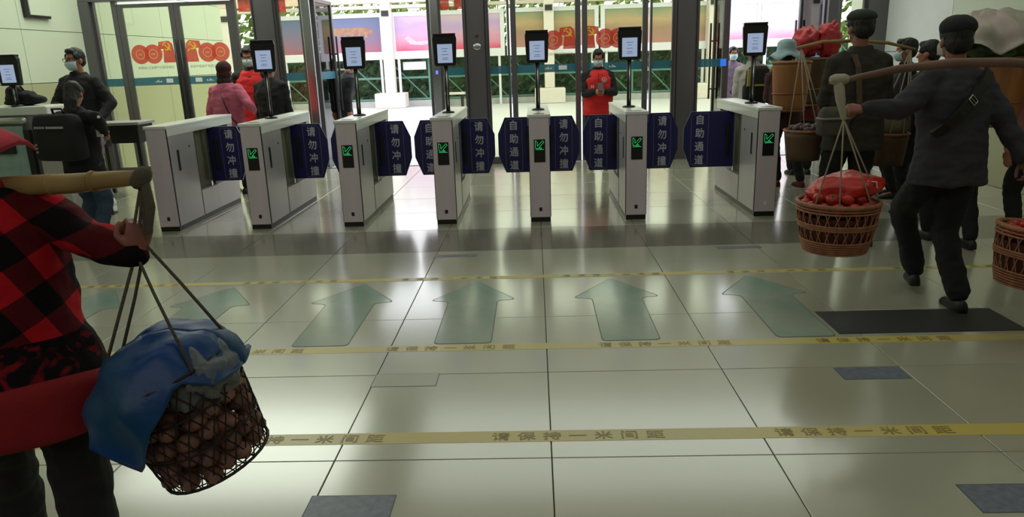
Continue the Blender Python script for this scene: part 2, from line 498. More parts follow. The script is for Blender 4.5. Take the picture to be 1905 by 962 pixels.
def hundred(pane, s, w, order):
    """red round numerals of the jubilee decal with their emblem, on the glass"""
    y = -0.010
    def disc(mb, cx, cz, r, dy, n=26):
        mb.prism(circle(r, n, cx, cz), y + dy, y + dy + 0.001, lambda u, v, d: Vector((u, d, v)))
    m = MB(); rings = MB(); em = MB()
    c0, c1, one = order                                   # x of the two noughts and of the one
    disc(m, c0, 1.735, 0.135, 0); disc(m, c1, 1.735, 0.135, -0.0006)
    dr = 1 if one > c1 else -1
    poly = [(one - 0.09, 1.61), (one + 0.10, 1.61), (one + 0.07, 1.87), (one + 0.02, 1.915), (one - 0.13, 1.90), (one - 0.15, 1.80), (one - 0.07, 1.80)]
    if dr < 0: poly = [(2 * one - u, v) for u, v in reversed(poly)]
    m.prism(poly, y - 0.0014, y - 0.0004, lambda u, v, d: Vector((u, d, v)))
    for cx in (c0, c1):
        for k in range(24):
            a0, a1 = 2 * PI * k / 24, 2 * PI * (k + 1) / 24
            q = [(cx + rr * math.cos(a), 1.735 + rr * math.sin(a)) for rr, a in ((0.058, a0), (0.067, a0), (0.067, a1), (0.058, a1))]
            rings.prism(q, y - 0.003, y - 0.002, lambda u, v, d: Vector((u, d, v)))
        add_text(rings, '100', lambda u, v: Vector((cx + u, y - 0.003, 1.735 + v)), 0.045)
    # hammer and sickle
    cx, cz = one - 0.02 * dr, 1.835
    for k in range(14):
        a0 = -2.3 + 3.6 * k / 14; a1 = -2.3 + 3.6 * (k + 1) / 14
        t0 = 0.006 + 0.014 * math.sin(PI * (k + .02) / 14); t1 = 0.006 + 0.014 * math.sin(PI * (k + 1) / 14)
        q = [(cx + rr * math.cos(a), cz + rr * math.sin(a)) for rr, a in ((0.05 - t0, a0), (0.055, a0), (0.055, a1), (0.05 - t1, a1))]
        em.prism(q, y - 0.004, y - 0.003, lambda u, v, d: Vector((u, d, v)))
    def bar(ax, az, bx_, bz, t):
        d = Vector((bx_ - ax, bz - az)).normalized(); n = Vector((-d.y, d.x)) * t
        em.prism([(ax - n.x, az - n.y), (bx_ - n.x, bz - n.y), (bx_ + n.x, bz + n.y), (ax + n.x, az + n.y)], y - 0.0045, y - 0.0035, lambda u, v, d: Vector((u, d, v)))
    bar(cx + 0.055, cz - 0.055, cx - 0.035, cz + 0.035, 0.008)
    bar(cx - 0.055, cz + 0.015, cx - 0.012, cz + 0.058, 0.014)
    bar(cx - 0.075, cz - 0.075, cx - 0.045, cz - 0.045, 0.008)
    m.build('jubilee_decal', M_RED_D, pane); rings.build('decal_ring', M_CREAM, pane); em.build('emblem', M_YEL, pane)
    m = MB(); xm = (c0 + c1 + one) / 3
    mir = -1 if dr > 0 else 1
    add_text(m, '庆祝中国共产党成立100周年', lambda u, v: Vector((xm + mir * u, y, 1.545 + v)), 0.043, bold=0.0)
    m.build('decal_caption', M_CAPTION, pane)


def sidelight(name, x0, x1, band=True, red=None):
    r = sempty(name, (0, Y_F, 0))
    MB().box(x0, x0 + 0.03, -0.03, 0.03, 0.0, 2.47).build('frame', M_FRAME, r)
    MB().box(x1 - 0.03, x1, -0.03, 0.03, 0.0, 2.47).build('frame', M_FRAME, r)
    MB().box(x0 + 0.03, x1 - 0.03, -0.03, 0.03, 0.0, 0.10).build('bottom_rail', M_FRAME, r)
    p = MB().box(x0 + 0.03, x1 - 0.03, -0.004, 0.004, 0.10, 2.46).build('pane', M_GLASS, r)
    if band: MB().box(x0 + 0.03, x1 - 0.03, -0.0060, -0.005, 1.295, 1.405).build('safety_band', M_TEAL, p)
    if red:
        for a, b, z in red: MB().box(a, b, -0.0065, -0.005, z, z + 0.28).build('red_paper', M_RED_D, p)
    return r


M_LITE = sidelight
sidelight('window_1', -6.30, -5.98)
leaf('door_1', 0.829, 0, (-5.94, Y_F), 1, handle=1, bandtxt=True, decal=(0.24, 0.43, 0.66))
leaf('door_2', 0.829, 0, (-4.28, Y_F), -1, handle=1, bandtxt=True, decal=(-0.24, -0.43, -0.66))
struct(MB().box(-5.98, -5.94, Y_F - .03, Y_F + .03, 0, 2.47).build('trim_5', M_FRAME)); struct(MB().box(-4.28, -4.25, Y_F - .03, Y_F + .03, 0, 2.47).build('trim_6', M_FRAME))
sidelight('window_2', -4.25, -3.97, red=[(-4.18, -4.0, 2.27)])
sidelight('window_3', -3.63, -3.28, red=[(-3.62, -3.50, 2.24)])
struct(MB().box(-3.28, -3.15, Y_F - 0.05, Y_F + 0.05, 0, 2.47).build('trim_1', M_CHROME, bevel=0.012))
leaf('door_3', 0.84, math.radians(88), (-3.13, Y_F + 0.04), 1, handle=1, gm=M_GLASS_C, st=0.06)
struct(MB().box(-1.45, -1.33, Y_F - 0.05, Y_F + 0.05, 0, 2.47).build('trim_2', M_CHROME, bevel=0.012))
leaf('door_4', 0.80, math.radians(-90), (-1.48, Y_F + 0.04), -1, handle=1, gm=M_GLASS_C, st=0.06)
lt = MB().box(-1.405, -1.375, Y_F - 0.06, Y_F - 0.05, 1.32, 1.37).build('indicator', emit('blue indicator', (70, 90, 255), 3.0), bpy.data.objects['trim_2'])
sidelight('window_4', -1.33, -0.96, red=[(-1.30, -1.17, 2.2), (-1.10, -0.97, 2.2)])
sidelight('window_5', -0.65, -0.33)
leaf('door_5', 0.99, 0, (-0.31, Y_F), 1, bandtxt=True, decal=(0.42, 0.60, 0.83))
leaf('door_6', 0.93, 0, (1.63, Y_F), -1, bandtxt=True, decal=(-0.42, -0.60, -0.83))
sidelight('window_6', 1.66, 2.00)
sidelight('window_7', 2.32, 2.72)
leaf('door_7', 0.80, math.radians(90), (2.77, Y_F + 0.04), 1, handle=1, gm=M_GLASS_C, st=0.06)
MB().box(2.72, 2.765, Y_F - 0.02, Y_F + 0.02, 0, 2.47).build('trim_4', M_FRAME); struct(bpy.data.objects['trim_4'])
MB().box(2.66, 2.74, Y_F - 0.045, Y_F - 0.03, 1.30, 1.40).build('blue_sign', emit('blue sign', (60, 120, 235), .8), bpy.data.objects['trim_4'])
leaf('door_8', 0.80, math.radians(-84), (4.12, Y_F + 0.04), -1, handle=1, gm=M_GLASS_C, st=0.06)
struct(MB().box(4.12, 4.26, Y_F - 0.05, Y_F + 0.05, 0, 2.47).build('trim_3', M_FRAME, bevel=0.012))
sidelight('window_8', 4.28, 4.64)

# ------------------------------------------------------------------ outside: pillars, poster boards, hedge, fence
YP = 26.0
M_PIL = mat('off white pillar', (216, 206, 196), 0.6, var=0.03)
M_PFRAME = mat('white poster frame', (214, 212, 218), 0.5, var=0.02)
for k, (xc, w_, what) in enumerate(((-10.4, 0.3, 'beyond the left glass doors'), (-4.93, 0.34, 'in the middle of the left doorway'), (0.55, 0.34, 'seen through the middle glass door'), (6.02, 0.3, 'seen beside the right doorway jamb'), (11.5, 0.3, 'beyond the right side of the doorway'))):
    t = thing('pillar', 'off-white outdoor pillar on a low plinth, ' + what, 'pillar', (xc, YP - 0.25, 0))
    MB().box(-w_ / 2, w_ / 2, -w_ / 2, w_ / 2, 0.5, 3.45).build('shaft', M_PIL, t, bevel=0.02)
    MB().box(-0.52, 0.52, -0.4, 0.4, 0, 0.5).build('plinth', M_PIL, t, bevel=0.03)
    MB().box(-0.12, 0.12, -w_ / 2 - 0.05, -w_ / 2, 3.02, 3.2).build('lamp_box', M_DARK, t)


def poster_mat(name, stops, seed, accent, accent2):
    m = bpy.data.materials.new(name); m.use_nodes = True
    nt = m.node_tree; N = nt.nodes; L = nt.links; p = N['Principled BSDF']; p.inputs['Roughness'].default_value = 0.35
    tc = N.new('ShaderNodeTexCoord'); sp = N.new('ShaderNodeSeparateXYZ'); L.new(tc.outputs['Generated'], sp.inputs[0])
    nz = N.new('ShaderNodeTexNoise'); nz.inputs['Scale'].default_value = 3.5; nz.inputs['Detail'].default_value = 6
    mp = N.new('ShaderNodeMapping'); mp.inputs['Location'].default_value = (seed, 0, seed * 2); L.new(tc.outputs['Generated'], mp.inputs[0]); L.new(mp.outputs[0], nz.inputs['Vector'])
    ad = N.new('ShaderNodeMath'); ad.operation = 'MULTIPLY_ADD'; L.new(nz.outputs['Fac'], ad.inputs[0]); ad.inputs[1].default_value = 0.5; ad.inputs[2].default_value = -0.25
    a2 = N.new('ShaderNodeMath'); L.new(ad.outputs[0], a2.inputs[0]); L.new(sp.outputs['Z'], a2.inputs[1])
    rp = N.new('ShaderNodeValToRGB'); L.new(a2.outputs[0], rp.inputs['Fac'])
    e = rp.color_ramp.elements
    e[0].position, e[0].color = stops[0][0], (*lin(stops[0][1]), 1)
    e[1].position, e[1].color = stops[-1][0], (*lin(stops[-1][1]), 1)
    for q, c in stops[1:-1]:
        x = e.new(q); x.color = (*lin(c), 1)
    L.new(rp.outputs['Color'], p.inputs['Base Color'])
    return m


P1M = poster_mat('dusk lakeside poster', [(0.0, (150, 86, 104)), (0.3, (128, 96, 122)), (0.5, (114, 100, 132)), (0.8, (96, 104, 136)), (1.0, (88, 100, 132))], 1.3, 0, 0)
P2M = poster_mat('pink dancers poster', [(0.0, (206, 80, 110)), (0.22, (206, 130, 156)), (0.45, (200, 150, 176)), (0.7, (176, 150, 196)), (1.0, (200, 172, 190))], 4.1, 0, 0)
P3M = poster_mat('brown landscape poster', [(0.0, (170, 120, 110)), (0.4, (150, 120, 96)), (0.7, (176, 150, 110)), (1.0, (120, 140, 110))], 7.7, 0, 0)
P4M = poster_mat('overexposed pink poster', [(0.0, (214, 130, 160)), (0.3, (216, 176, 190)), (0.55, (204, 186, 196)), (0.8, (190, 182, 206)), (1.0, (206, 196, 204))], 2.6, 0, 0)  # print colours bleached towards white to carry the overexposure
M_GOLD = mat('golden eaves', (168, 124, 96), 0.5, var=.2); M_PINKISH = mat('pale pink figure', (214, 180, 196), 0.5)
for k, (a, b, pm, lab) in enumerate(((-8.65, -5.20, P1M, 'dusky poster with a golden lit building beside left doorway pillar'), (-4.70, -1.1, P2M, 'pink poster of dancers just right of the left doorway pillar'),
                                     (-0.75, 2.1, P3M, 'brown poster behind the closed middle glass doors'), (2.45, 5.85, P3M, 'brown poster seen beside the third dark column'),
                                     (6.25, 7.55, P4M, 'pale pink poster, narrower one in the right doorway'), (7.82, 9.15, P4M, 'pale pink poster further right behind the headcloths'))):
    t = thing('poster_board', lab, 'poster', (0, YP, 0))
    MB().box(a, b, -0.03, 0.03, 1.88, 3.02).build('print', pm, t)
    for q in ((a - 0.14, a, 1.62, 3.16), (b, b + 0.14, 1.62, 3.16), (a, b, 3.02, 3.16), (a, b, 1.62, 1.88)):
        MB().box(q[0], q[1], -0.06, 0.06, q[2], q[3]).build('frame', M_PFRAME, t)
    for x in (a + 0.02, b - 0.1): MB().box(x, x + 0.08, -0.04, 0.04, 0.0, 1.62).build('leg', M_PFRAME, t)
    if k == 0:
        m = MB(); fn = lambda u, v, d: Vector((u, d, v))
        m.prism([(-7.6, 2.48), (-5.45, 2.48), (-5.5, 2.62), (-5.75, 2.70), (-7.2, 2.70), (-7.5, 2.6)], -0.036, -0.032, fn)
        for q in range(8): m.prism([(-7.5 + q * 0.25, 2.36), (-7.4 + q * 0.25, 2.36), (-7.4 + q * 0.25, 2.48), (-7.5 + q * 0.25, 2.48)], -0.036, -0.032, fn)
        m.build('pictured_hall', M_GOLD, t)
    if k == 1:
        m = MB(); fn = lambda u, v, d: Vector((u, d, v))
        m.prism([(-4.4, 2.3), (-4.2, 2.1), (-3.8, 2.06), (-3.5, 2.12), (-3.3, 2.0), (-3.32, 2.1), (-3.6, 2.2), (-4.0, 2.18), (-4.25, 2.38)], -0.036, -0.032, fn)
        m.build('pictured_figure', M_PINKISH, t)

# canopy beams over the walkway
struct(MB().box(-16, 16, YP - 0.4, YP - 0.1, 3.45, 3.75).build('beam_front', mat('pink beige beam', (226, 196, 178), 0.6)))
struct(MB().box(-16, 16, YP + 1.6, YP + 1.9, 3.40, 3.52).build('beam_rear', M_PIL))
struct(MB().box(-16, 16, YP + 0.15, YP + 0.45, 0.0, 0.20).build('kerb', mat('grey kerb', (170, 170, 166), 0.7)))

M_LEAF = mat('hedge leaf', (74, 104, 62), 0.6, var=0.3, vscale=3, rgb2=(30, 52, 30))
M_LEAF2 = mat('yellow green leaf', (150, 172, 74), 0.6, var=0.3, vscale=3, rgb2=(70, 104, 48))  # yellow green tree leaves mottled with a darker green


def leaf_mass(name, x0, x1, y0, y1, z0, z1, n, size, m, seed, core=False):
    rnd = random.Random(seed); b = MB()
    if core: b.box(x0, x1, (y0 + y1) / 2, y1 - .05, 0, z1 - .12)
    for _ in range(n):
        x, y, z = rnd.uniform(x0, x1), rnd.uniform(y0, y1), rnd.uniform(z0, z1)
        d = Vector((rnd.gauss(0, 1), rnd.gauss(0, 1), rnd.gauss(0, 1))).normalized(); e = d.orthogonal().normalized(); f = d.cross(e)
        s_ = size * rnd.uniform(.6, 1.3); c = Vector((x, y, z))
        b.add([c - e * s_, c + f * s_ * .45, c + e * s_, c - f * s_ * .45], [(0, 1, 2, 3)])
    return b.build(name, m)


h = leaf_mass('hedge', -16, 16, YP + 0.62, YP + 1.4, 0.1, 1.9, 9000, 0.13, M_LEAF, 3, core=True)
tag(h, 'dark green hedge running behind and below the poster boards', 'hedge', kind='stuff')
h = leaf_mass('foliage', -24, 24, YP + 3, YP + 5, 0.2, 4.4, 12000, 0.22, M_LEAF2, 4)
tag(h, 'yellow green tree foliage showing above the poster boards', 'foliage', kind='stuff')
M_FENCE = mat('green fence rail', (84, 128, 112), 0.5)
t = thing('fence', 'green metal fence with diagonal braces before the hedge', 'fence', (0, YP + 0.12, 0))
MB().box(-14, 14, 0.18, 0.22, 0.95, 1.02).build('rail', M_FENCE, t)
MB().box(-14, 14, 0.18, 0.22, 0.22, 0.28).build('rail', M_FENCE, t)
for k in range(20):
    x = -13.6 + k * 1.42
    MB().box(x - 0.03, x + 0.03, 0.17, 0.23, 0.2, 1.6).build('post', M_FENCE, t)
    m = MB(); m.tube([(x + 0.05, 0.2, 1.55), (x + 1.3, 0.2, 0.28)], 0.022, 6); m.build('brace', M_FENCE, t)
m = MB(); m.box(-4.55, -3.75, 0.10, 0.14, 1.25, 1.52); o = m.build('notice', M_WHITE, t); o['label'] = 'white notice hung on the fence'
# bench in the distance
t = thing('bench', 'low white bench standing right of the doorway pillar', 'bench', (-2.9, YP - 0.6, 0))
MB().box(-0.55, 0.55, -0.2, 0.2, 0.40, 0.47).build('seat', M_PIL, t)
for x in (-0.45, 0.45): MB().box(x - 0.04, x + 0.04, -0.15, 0.15, 0, 0.40).build('leg', M_DARK, t)

# ------------------------------------------------------------------ turnstile gates
GX0, GP, GW, GY, GD, GP7 = -3.629, 0.892, 0.197, 6.745, 1.535, 1.193
PY = 1.02                                                  # swing panels, from the cabinet front


def swing_panel(parent, side, text, wid):
    """navy panel with clipped outer corners; side +1 to the right of the cabinet"""
    x0 = GW / 2; z0, z1 = 0.325, 0.905
    f = lambda u, v, d=0: Vector((x0 + side * u, PY + d, v))
    W_ = wid; c = 0.075
    poly = [(0.0, z0), (W_ - c, z0), (W_, z0 + 0.19), (W_, z1 - 0.17), (W_ - c, z1), (0.0, z1)]
    if side < 0: poly = list(reversed(poly))
    p = MB().prism(poly, -0.011, 0.011, f).build('swing_panel', M_NAVY, parent, bevel=0.003)
    m = MB(); uc = W_ - 0.165; hw = 0.088; zz0, zz1 = z0 + 0.02, z1 - 0.02; k = 0.03; t = 0.0025
    out = [(uc - hw, zz0), (uc + hw - k, zz0), (uc + hw, zz0 + k), (uc + hw, zz1 - k), (uc + hw - k, zz1), (uc - hw, zz1)]
    for a, b in zip(out, out[1:] + out[:1]):
        d = Vector((b[0] - a[0], b[1] - a[1])).normalized(); n = Vector((-d.y, d.x)) * t; e = d * t
        m.add([f(a[0] - e.x - n.x, a[1] - e.y - n.y, -0.0135), f(b[0] + e.x - n.x, b[1] + e.y - n.y, -0.0135), f(b[0] + e.x + n.x, b[1] + e.y + n.y, -0.0135), f(a[0] - e.x + n.x, a[1] - e.y + n.y, -0.0135)], [(0, 1, 2, 3)])
    m.build('border_line', M_LINE, p)
    m = MB(); xc = x0 + side * uc
    for i, ch in enumerate(text):
        add_text(m, ch, lambda u, v: Vector((xc + u, PY - 0.0145, v)), 0.105, v=z1 - 0.082 - i * 0.139, stretch=0.92, bold=0.022)
    m.build('lettering', M_TEXTW, p)
    m = MB().box(*sorted((x0 + side * (GW / 2 - 0.005), x0 + side * (GW / 2 + 0.03))), PY - 0.03, PY + 0.03, 0.45, 0.78)
    m.build('hinge_cover', M_DARK, p, bevel=0.006)
    return p


def turnstile(i, label, right=None, left=None):
    x = GX0 + GP * i if i < 6 else GX0 + GP * 5 + GP7
    t = thing('turnstile', label, 'turnstile', (x, GY, 0), 0, 'row of turnstile cabinets')
    MB().box(0.006, GW - 0.006, 0.008, GD - 0.006, 0, 0.045).build('plinth', M_BLACK, t)
    MB().box(0.006, GW - 0.006, 0.0, 0.02, 0.045, 0.972).build('front_panel', M_FRONTP, t, bevel=0.003)
    for xx in (0.0, GW - 0.007): MB().box(xx, xx + 0.007, 0.012, 0.026, 0.045, 0.965).build('edge_strip', M_BLACK, t)
    MB().box(0.0, GW, 0.022, 0.56, 0.045, 0.955).build('front_housing', M_STEEL, t, bevel=0.004)
    MB().box(0.0, GW, 0.56, GD, 0.045, 0.30).build('lower_housing', M_STEEL, t, bevel=0.004)
    MB().box(0.0, GW, 1.40, GD, 0.30, 0.955).build('rear_post', M_STEEL, t, bevel=0.004)
    MB().box(GW * 0.3, GW * 0.7, 0.56, 1.40, 0.30, 0.955).build('recess_panel', M_OLIVE, t)
    MB().box(-0.008, GW + 0.008, -0.006, GD + 0.004, 0.972, 1.0).build('top_cap', M_CAP, t, bevel=0.004)
    MB().box(-0.004, GW + 0.004, 0.02, GD, 0.90, 0.972).build('top_rail', M_CAP, t, bevel=0.003)
    m = MB(); m.tube([(GW / 2, PY, 0.30), (GW / 2, PY, 0.90)], 0.05, 14); m.build('hinge_post', M_DARK, t, True)
    for xx in (0.012, GW - 0.024): MB().box(xx, xx + 0.012, 0.84, 0.875, 0.30, 0.90).build('guide_strip', M_CHROME, t)
    for xx in (-0.004, GW): MB().box(xx, xx + 0.004, 0.16, 0.20, 0.56, 0.76).build('card_slot', M_BLACK, t, bevel=0.0018)
    # front display with the green arrow
    w = None if i == 0 else MB().box(0.048, 0.152, -0.004, 0.0, 0.565, 0.775).build('led_window', M_BLACK, t, bevel=0.0015)
    m = MB(); yy = -0.006
    def ln(pts, r=0.0017):
        for a, b in zip(pts, pts[1:]): m.tube([(a[0], yy, a[1]), (b[0], yy, b[1])], r, 5)
    ln([(0.062, 0.765), (0.062, 0.695), (0.120, 0.690), (0.112, 0.702), (0.094, 0.700), (0.140, 0.750), (0.128, 0.762), (0.080, 0.714), (0.080, 0.752), (0.062, 0.765)])
    ln([(0.062, 0.683), (0.140, 0.683)])
    if w: m.build('led_arrow', M_GREEN, w)
    MB().box(0.085, 0.113, -0.002, 0.0, 0.105, 0.14).build('small_sticker', M_DARK if i != 6 else M_WHITE, t)
    for xx in (-0.003, GW): MB().box(xx, xx + 0.003, 0.558, 0.562, 0.05, 0.90).build('panel_seam', M_DARK, t)
    for q in (0.40,):
        for xx in (-0.003, GW): MB().box(xx, xx + 0.003, 0.42, 0.44, q + 0.36, q + 0.378).build('screw_cover', M_DARK, t)
    if i: MB().box(0.05, 0.15, 0.06, 0.14, 1.0, 1.0015).build('reader_slot', M_BLACK, t)
    if right: swing_panel(t, 1, '请勿冲撞', right)
    if left: swing_panel(t, -1, '自助通道', left)
    return t


HALF = (GP - GW) / 2 + GW / 2 - 0.018
HALFW = (GP7 - GW) / 2 + GW / 2 - 0.03
GL = ['turnstile cabinet without a screen pole, first from the left wall',
      'turnstile cabinet behind the black-clad visitor, second from the left',
      'turnstile cabinet before the open left doorway, third from the left',
      'turnstile cabinet fourth from the left, by the first dark round-badged column',
      'middle turnstile cabinet seen straight on, fifth from the left',
      'turnstile cabinet beside the red-vested steward, sixth from the left',
      'rightmost turnstile cabinet across the wide lane, near the porters']
for i in range(7):
    turnstile(i, GL[i], right=None if i == 6 else (HALFW if i == 5 else HALF), left=None if i == 0 else (HALFW if i == 6 else HALF))


def face_terminal(x, y, z, label, turn=0.0, pole=0.44):
    t = thing('face_terminal', label, 'screen', (x, y, z), turn, 'face scanning screens on poles')
    m = MB(); m.tube([(0, 0, 0), (0, 0, 0.012), (0, 0, 0.02)], [0.062, 0.062, 0.03], 18); m.build('base_flange', M_BLACK, t, True)
    m = MB(); m.tube([(0, 0, 0.015), (0, 0, pole + 0.03)], 0.021, 14); m.build('pole', M_DARK, t, True)
    m = MB(); m.tube([(0.004, -0.0205, 0.03), (0.004, -0.0205, pole)], 0.005, 6); m.build('pole_highlight', M_CHROME, t, True)  # bright strip stands in for the highlight along the dark pole
    q = MB()
    f = lambda u, v, d: Vector((u, d, v))
    z0, z1 = pole + 0.01, pole + 0.30
    q.prism([(-0.096, z0), (0.096, z0), (0.104, z0 + 0.02), (0.115, z1 - 0.03), (0.104, z1), (-0.104, z1), (-0.115, z1 - 0.03), (-0.104, z0 + 0.02)], -0.045, 0.01, f)
    hd = q.build('housing', M_BLACK, t, bevel=0.006)
    MB().box(-0.108, 0.108, -0.062, 0.014, z1 - 0.004, z1 + 0.014).build('sun_hood', M_DARK, hd, bevel=0.005)
    s = MB().box(-0.072, 0.072, -0.049, -0.046, z0 + 0.03, z1 - 0.085).build('display', M_SCREEN, hd)
    m = MB()
    for k, (a, zz) in enumerate(((0.03, 0.16), (0.02, 0.135), (0.03, 0.105), (0.025, 0.075), (0.028, 0.06))):
        m.box(-a, a, -0.0505, -0.0495, z0 + zz, z0 + zz + 0.004)
    m.build('display_lines', M_SCRTXT, hd)
    m = MB(); m.ell((-0.0, -0.047, z1 - 0.05), (0.008, 0.004, 0.008), nu=10); m.build('camera_lens', M_DARK, hd, True)
    return t


TL = ['face scanner screen hiding the black-clad visitor, on the second turnstile', 'face scanner screen in front of the dusk poster, on the third turnstile',
      'face scanner screen by the bright door post, on the fourth turnstile', 'face scanner screen on the middle turnstile, seen straight on',
      'face scanner screen beside the steward in the red vest, on the sixth turnstile', 'face scanner screen on the rightmost turnstile, by the blue sun hat']
for i in range(1, 7):
    x = (GX0 + GP * i if i < 6 else GX0 + GP * 5 + GP7) + GW / 2
    face_terminal(x, GY + 0.60, 1.0, TL[i - 1], (0, 0.22, 0.10, 0.06, 0.02, -0.05, -0.12)[i] * 1.0)

# ------------------------------------------------------------------ left side: counter gate, table, notice
t = thing('service_counter', 'silver counter gate with tubular rails and glass at left edge', 'counter', (-5.35, 7.35, 0))
MB().box(-0.55, 0.50, 0.12, 0.45, 0, 1.10).build('body', M_STEEL, t, bevel=0.01)
MB().box(-0.58, 0.38, 0.08, 0.52, 1.10, 1.19).build('top', M_CAP, t, bevel=0.015)
m = MB(); m.capsule([(-0.55, 0.05, 1.05), (0.14, 0.05, 1.05)], 0.036, 14); m.build('rail', M_CHROME, t, True)
m = MB(); m.capsule([(0.31, 0.05, 1.06), (0.56, 0.05, 1.06)], 0.04, 14); m.build('rail', M_CHROME, t, True)
MB().box(-0.55, 0.12, 0.03, 0.045, 0.15, 1.0).build('glass_panel', film('aqua frosted glass', (158, 188, 182), .8), t)
MB().box(-0.55, 0.02, 0.0, 0.03, 0.72, 0.94).build('pad', M_DARK, t, bevel=0.01)
MB().box(0.14, 0.20, 0.0, 0.06, 0.05, 0.96).build('post', M_DARK, t, bevel=0.006)
MB().box(0.24, 0.50, 0.04, 0.12, 0.0, 1.0).build('end_panel', M_STEEL, t, bevel=0.01)
m = MB(); m.ell((0.40, 0.03, 0.72), (0.018, 0.012, 0.018)); m.build('lock', M_DARK, t, True)
face_terminal(-5.31, 7.50, 1.19, 'face scanner screen at the left edge beside the silver counter', 0.0, pole=0.20)

m = MB()
for c, r in (((0, 0, 0.07), (0.17, 0.11, 0.085)), ((-0.06, 0, 0.11), (0.1, 0.09, 0.09)), ((0.16, 0, 0.05), (0.09, 0.08, 0.05)), ((0, 0, 0.02), (0.2, 0.12, 0.03))): m.ell(c, r)
b = thing('bag', 'black bag lying on top of the silver counter', 'bag', (-5.36, 7.66, 1.20))
solid(m, 'sack', M_BLACKCLOTH, b, 0.012, 2, 0.012)
m = MB(); m.tube([(-0.1, -0.02, 0.17), (-0.06, -0.03, 0.22), (0.02, -0.03, 0.21), (0.05, -0.02, 0.14)], 0.009, 8); m.build('carry_handle', M_BLACK, b, True)

t = thing('table', 'narrow grey table standing behind the first turnstile', 'table', (-5.08, 8.98, 0))
MB().box(-0.40, 0.30, -0.2, 0.2, 0.875, 0.91).build('tabletop', M_STEEL, t, bevel=0.006)
MB().box(-0.37, 0.27, -0.18, 0.18, 0.66, 0.875).build('apron', M_DARK, t)
for x in (-0.34, 0.24):
    for y in (-0.15, 0.15): MB().box(x - 0.02, x + 0.02, y - 0.02, y + 0.02, 0, 0.66).build('leg', M_DARK, t)

t = thing('notice_board', 'small black floor notice with white characters behind the jeans legs', 'sign', (-4.71, 7.70, 0), 0.15)
MB().box(-0.075, 0.075, -0.012, 0.012, 0.02, 0.52).build('board', M_BLACK, t, bevel=0.004)
m = MB()
for k, ch in enumerate('通道'): add_text(m, ch, lambda u, v: Vector((u, -0.0135, v)), 0.13, v=0.40 - k * 0.17, bold=0.02)
m.build('lettering', M_TEXTW, t)
MB().box(-0.10, 0.10, -0.06, 0.06, 0, 0.02).build('foot', M_BLACK, t)

# wall box, upper left
t = thing('wall_box', 'shallow pale box mounted high on the left wall', 'wall box', (X_L, 9.68, 2.24))
MB().box(0, 0.06, -0.06, 0.36, 0.0, 0.5).build('housing', M_WALL_U, t, bevel=0.008)
MB().box(0, 0.045, -0.13, -0.06, -0.03, 0.5).build('side_shade', M_DARK, t)  # dark strips beside and below the box are its shadow, built as shape
MB().box(0, 0.045, -0.06, 0.36, -0.03, 0.0).build('bottom_shade', M_DARK, t)

# small metal box low at the right
t = thing('barrier_foot', 'low white metal barrier foot behind the tomato basket', 'barrier', (3.05, 7.0, 0), 0.3)
MB().box(-0.16, 0.06, -0.05, 0.05, 0.08, 0.19).build('arm', M_CAP, t, bevel=0.01)
MB().box(0.06, 0.20, -0.09, 0.09, 0.02, 0.24).build('housing', M_STEEL, t, bevel=0.01)
MB().box(0.04, 0.22, -0.1, 0.1, 0.0, 0.02).build('plate', M_BLACK, t)

# ------------------------------------------------------------------ floor markings
TXT = '请保持一米间距'
for k, (y0, y1, lab) in enumerate(((2.645, 2.735, 'yellow floor tape nearest the front, worn along its middle'), (3.615, 3.70, 'yellow floor tape along the feet of the arrows'), (4.925, 4.99, 'thin yellow floor tape beyond the arrow heads'))):
    t = thing('floor_tape', lab, 'floor tape', (0, y0, 0), 0, 'yellow waiting line tapes')
    MB().box(X_L + 0.4, X_R - 0.1, 0, y1 - y0, 0, 0.0008).build('tape', M_TAPE, t)
    h_ = y1 - y0
    ph = (0.98, 0.35, 0.2)[k]
    cm = []
    for ch in TXT:
        m = MB(); add_text(m, ch, lambda u, v: Vector((u, v, 0.0014)), h_ * 0.75, stretch=1.15, bold=0.014)
        me = m.mesh('tape_character'); me.materials.append(M_TAPETXT); cm.append(me)
    for r in range(-4, 4):
        for q in range(len(TXT)):
            x = ph + r * 1.15 + q * 0.105
            if X_L + 0.5 < x < X_R - 0.2: link('tape_character', cm[q], None, t, False, (x, h_ / 2, 0))

AX = [(-3.02, 'hidden behind the plaid jacket sleeve, first at left'), (-2.16, 'partly behind the blue cloth basket, second from left'), (-1.22, 'third from left, with its head left of the bright streak'),
      (-0.425, 'left of the central floor joint'), (0.497, 'right of the central floor joint'), (1.437, 'rightmost, dark teal head beside the floor mat')]
for x, lab in AX:
    t = thing('floor_arrow', 'teal floor arrow ' + lab, 'floor arrow', (x, 3.72, 0), 0, 'floor arrow stickers')
    def rnd_poly(P, r=0.035, n=4):
        out = []
        for i, p in enumerate(P):
            a = Vector(P[i - 1]); b = Vector(p); c = Vector(P[(i + 1) % len(P)])
            d0 = (a - b); d1 = (c - b); rr = min(r, d0.length * .4, d1.length * .4)
            s0 = b + d0.normalized() * rr; s1 = b + d1.normalized() * rr
            for q in range(n + 1):
                tt = q / n; v = (1 - tt) ** 2 * s0 + 2 * tt * (1 - tt) * b + tt * tt * s1; out.append((v.x, v.y))
        return out
    P = [(-0.155, 0), (0.155, 0), (0.155, 0.72), (0.27, 0.74), (0.0, 1.15), (-0.27, 0.74), (-0.155, 0.72)]
    MB().prism(rnd_poly([(a * 1.03, b * 1.01 - 0.006) for a, b in P]), 0, 0.0009, lambda u, v, d: Vector((u, v, d))).build('edge', M_ARROW_E, t)
    MB().prism(rnd_poly(P), 0.0003, 0.0014, lambda u, v, d: Vector((u, v, d))).build('face', M_ARROW, t)

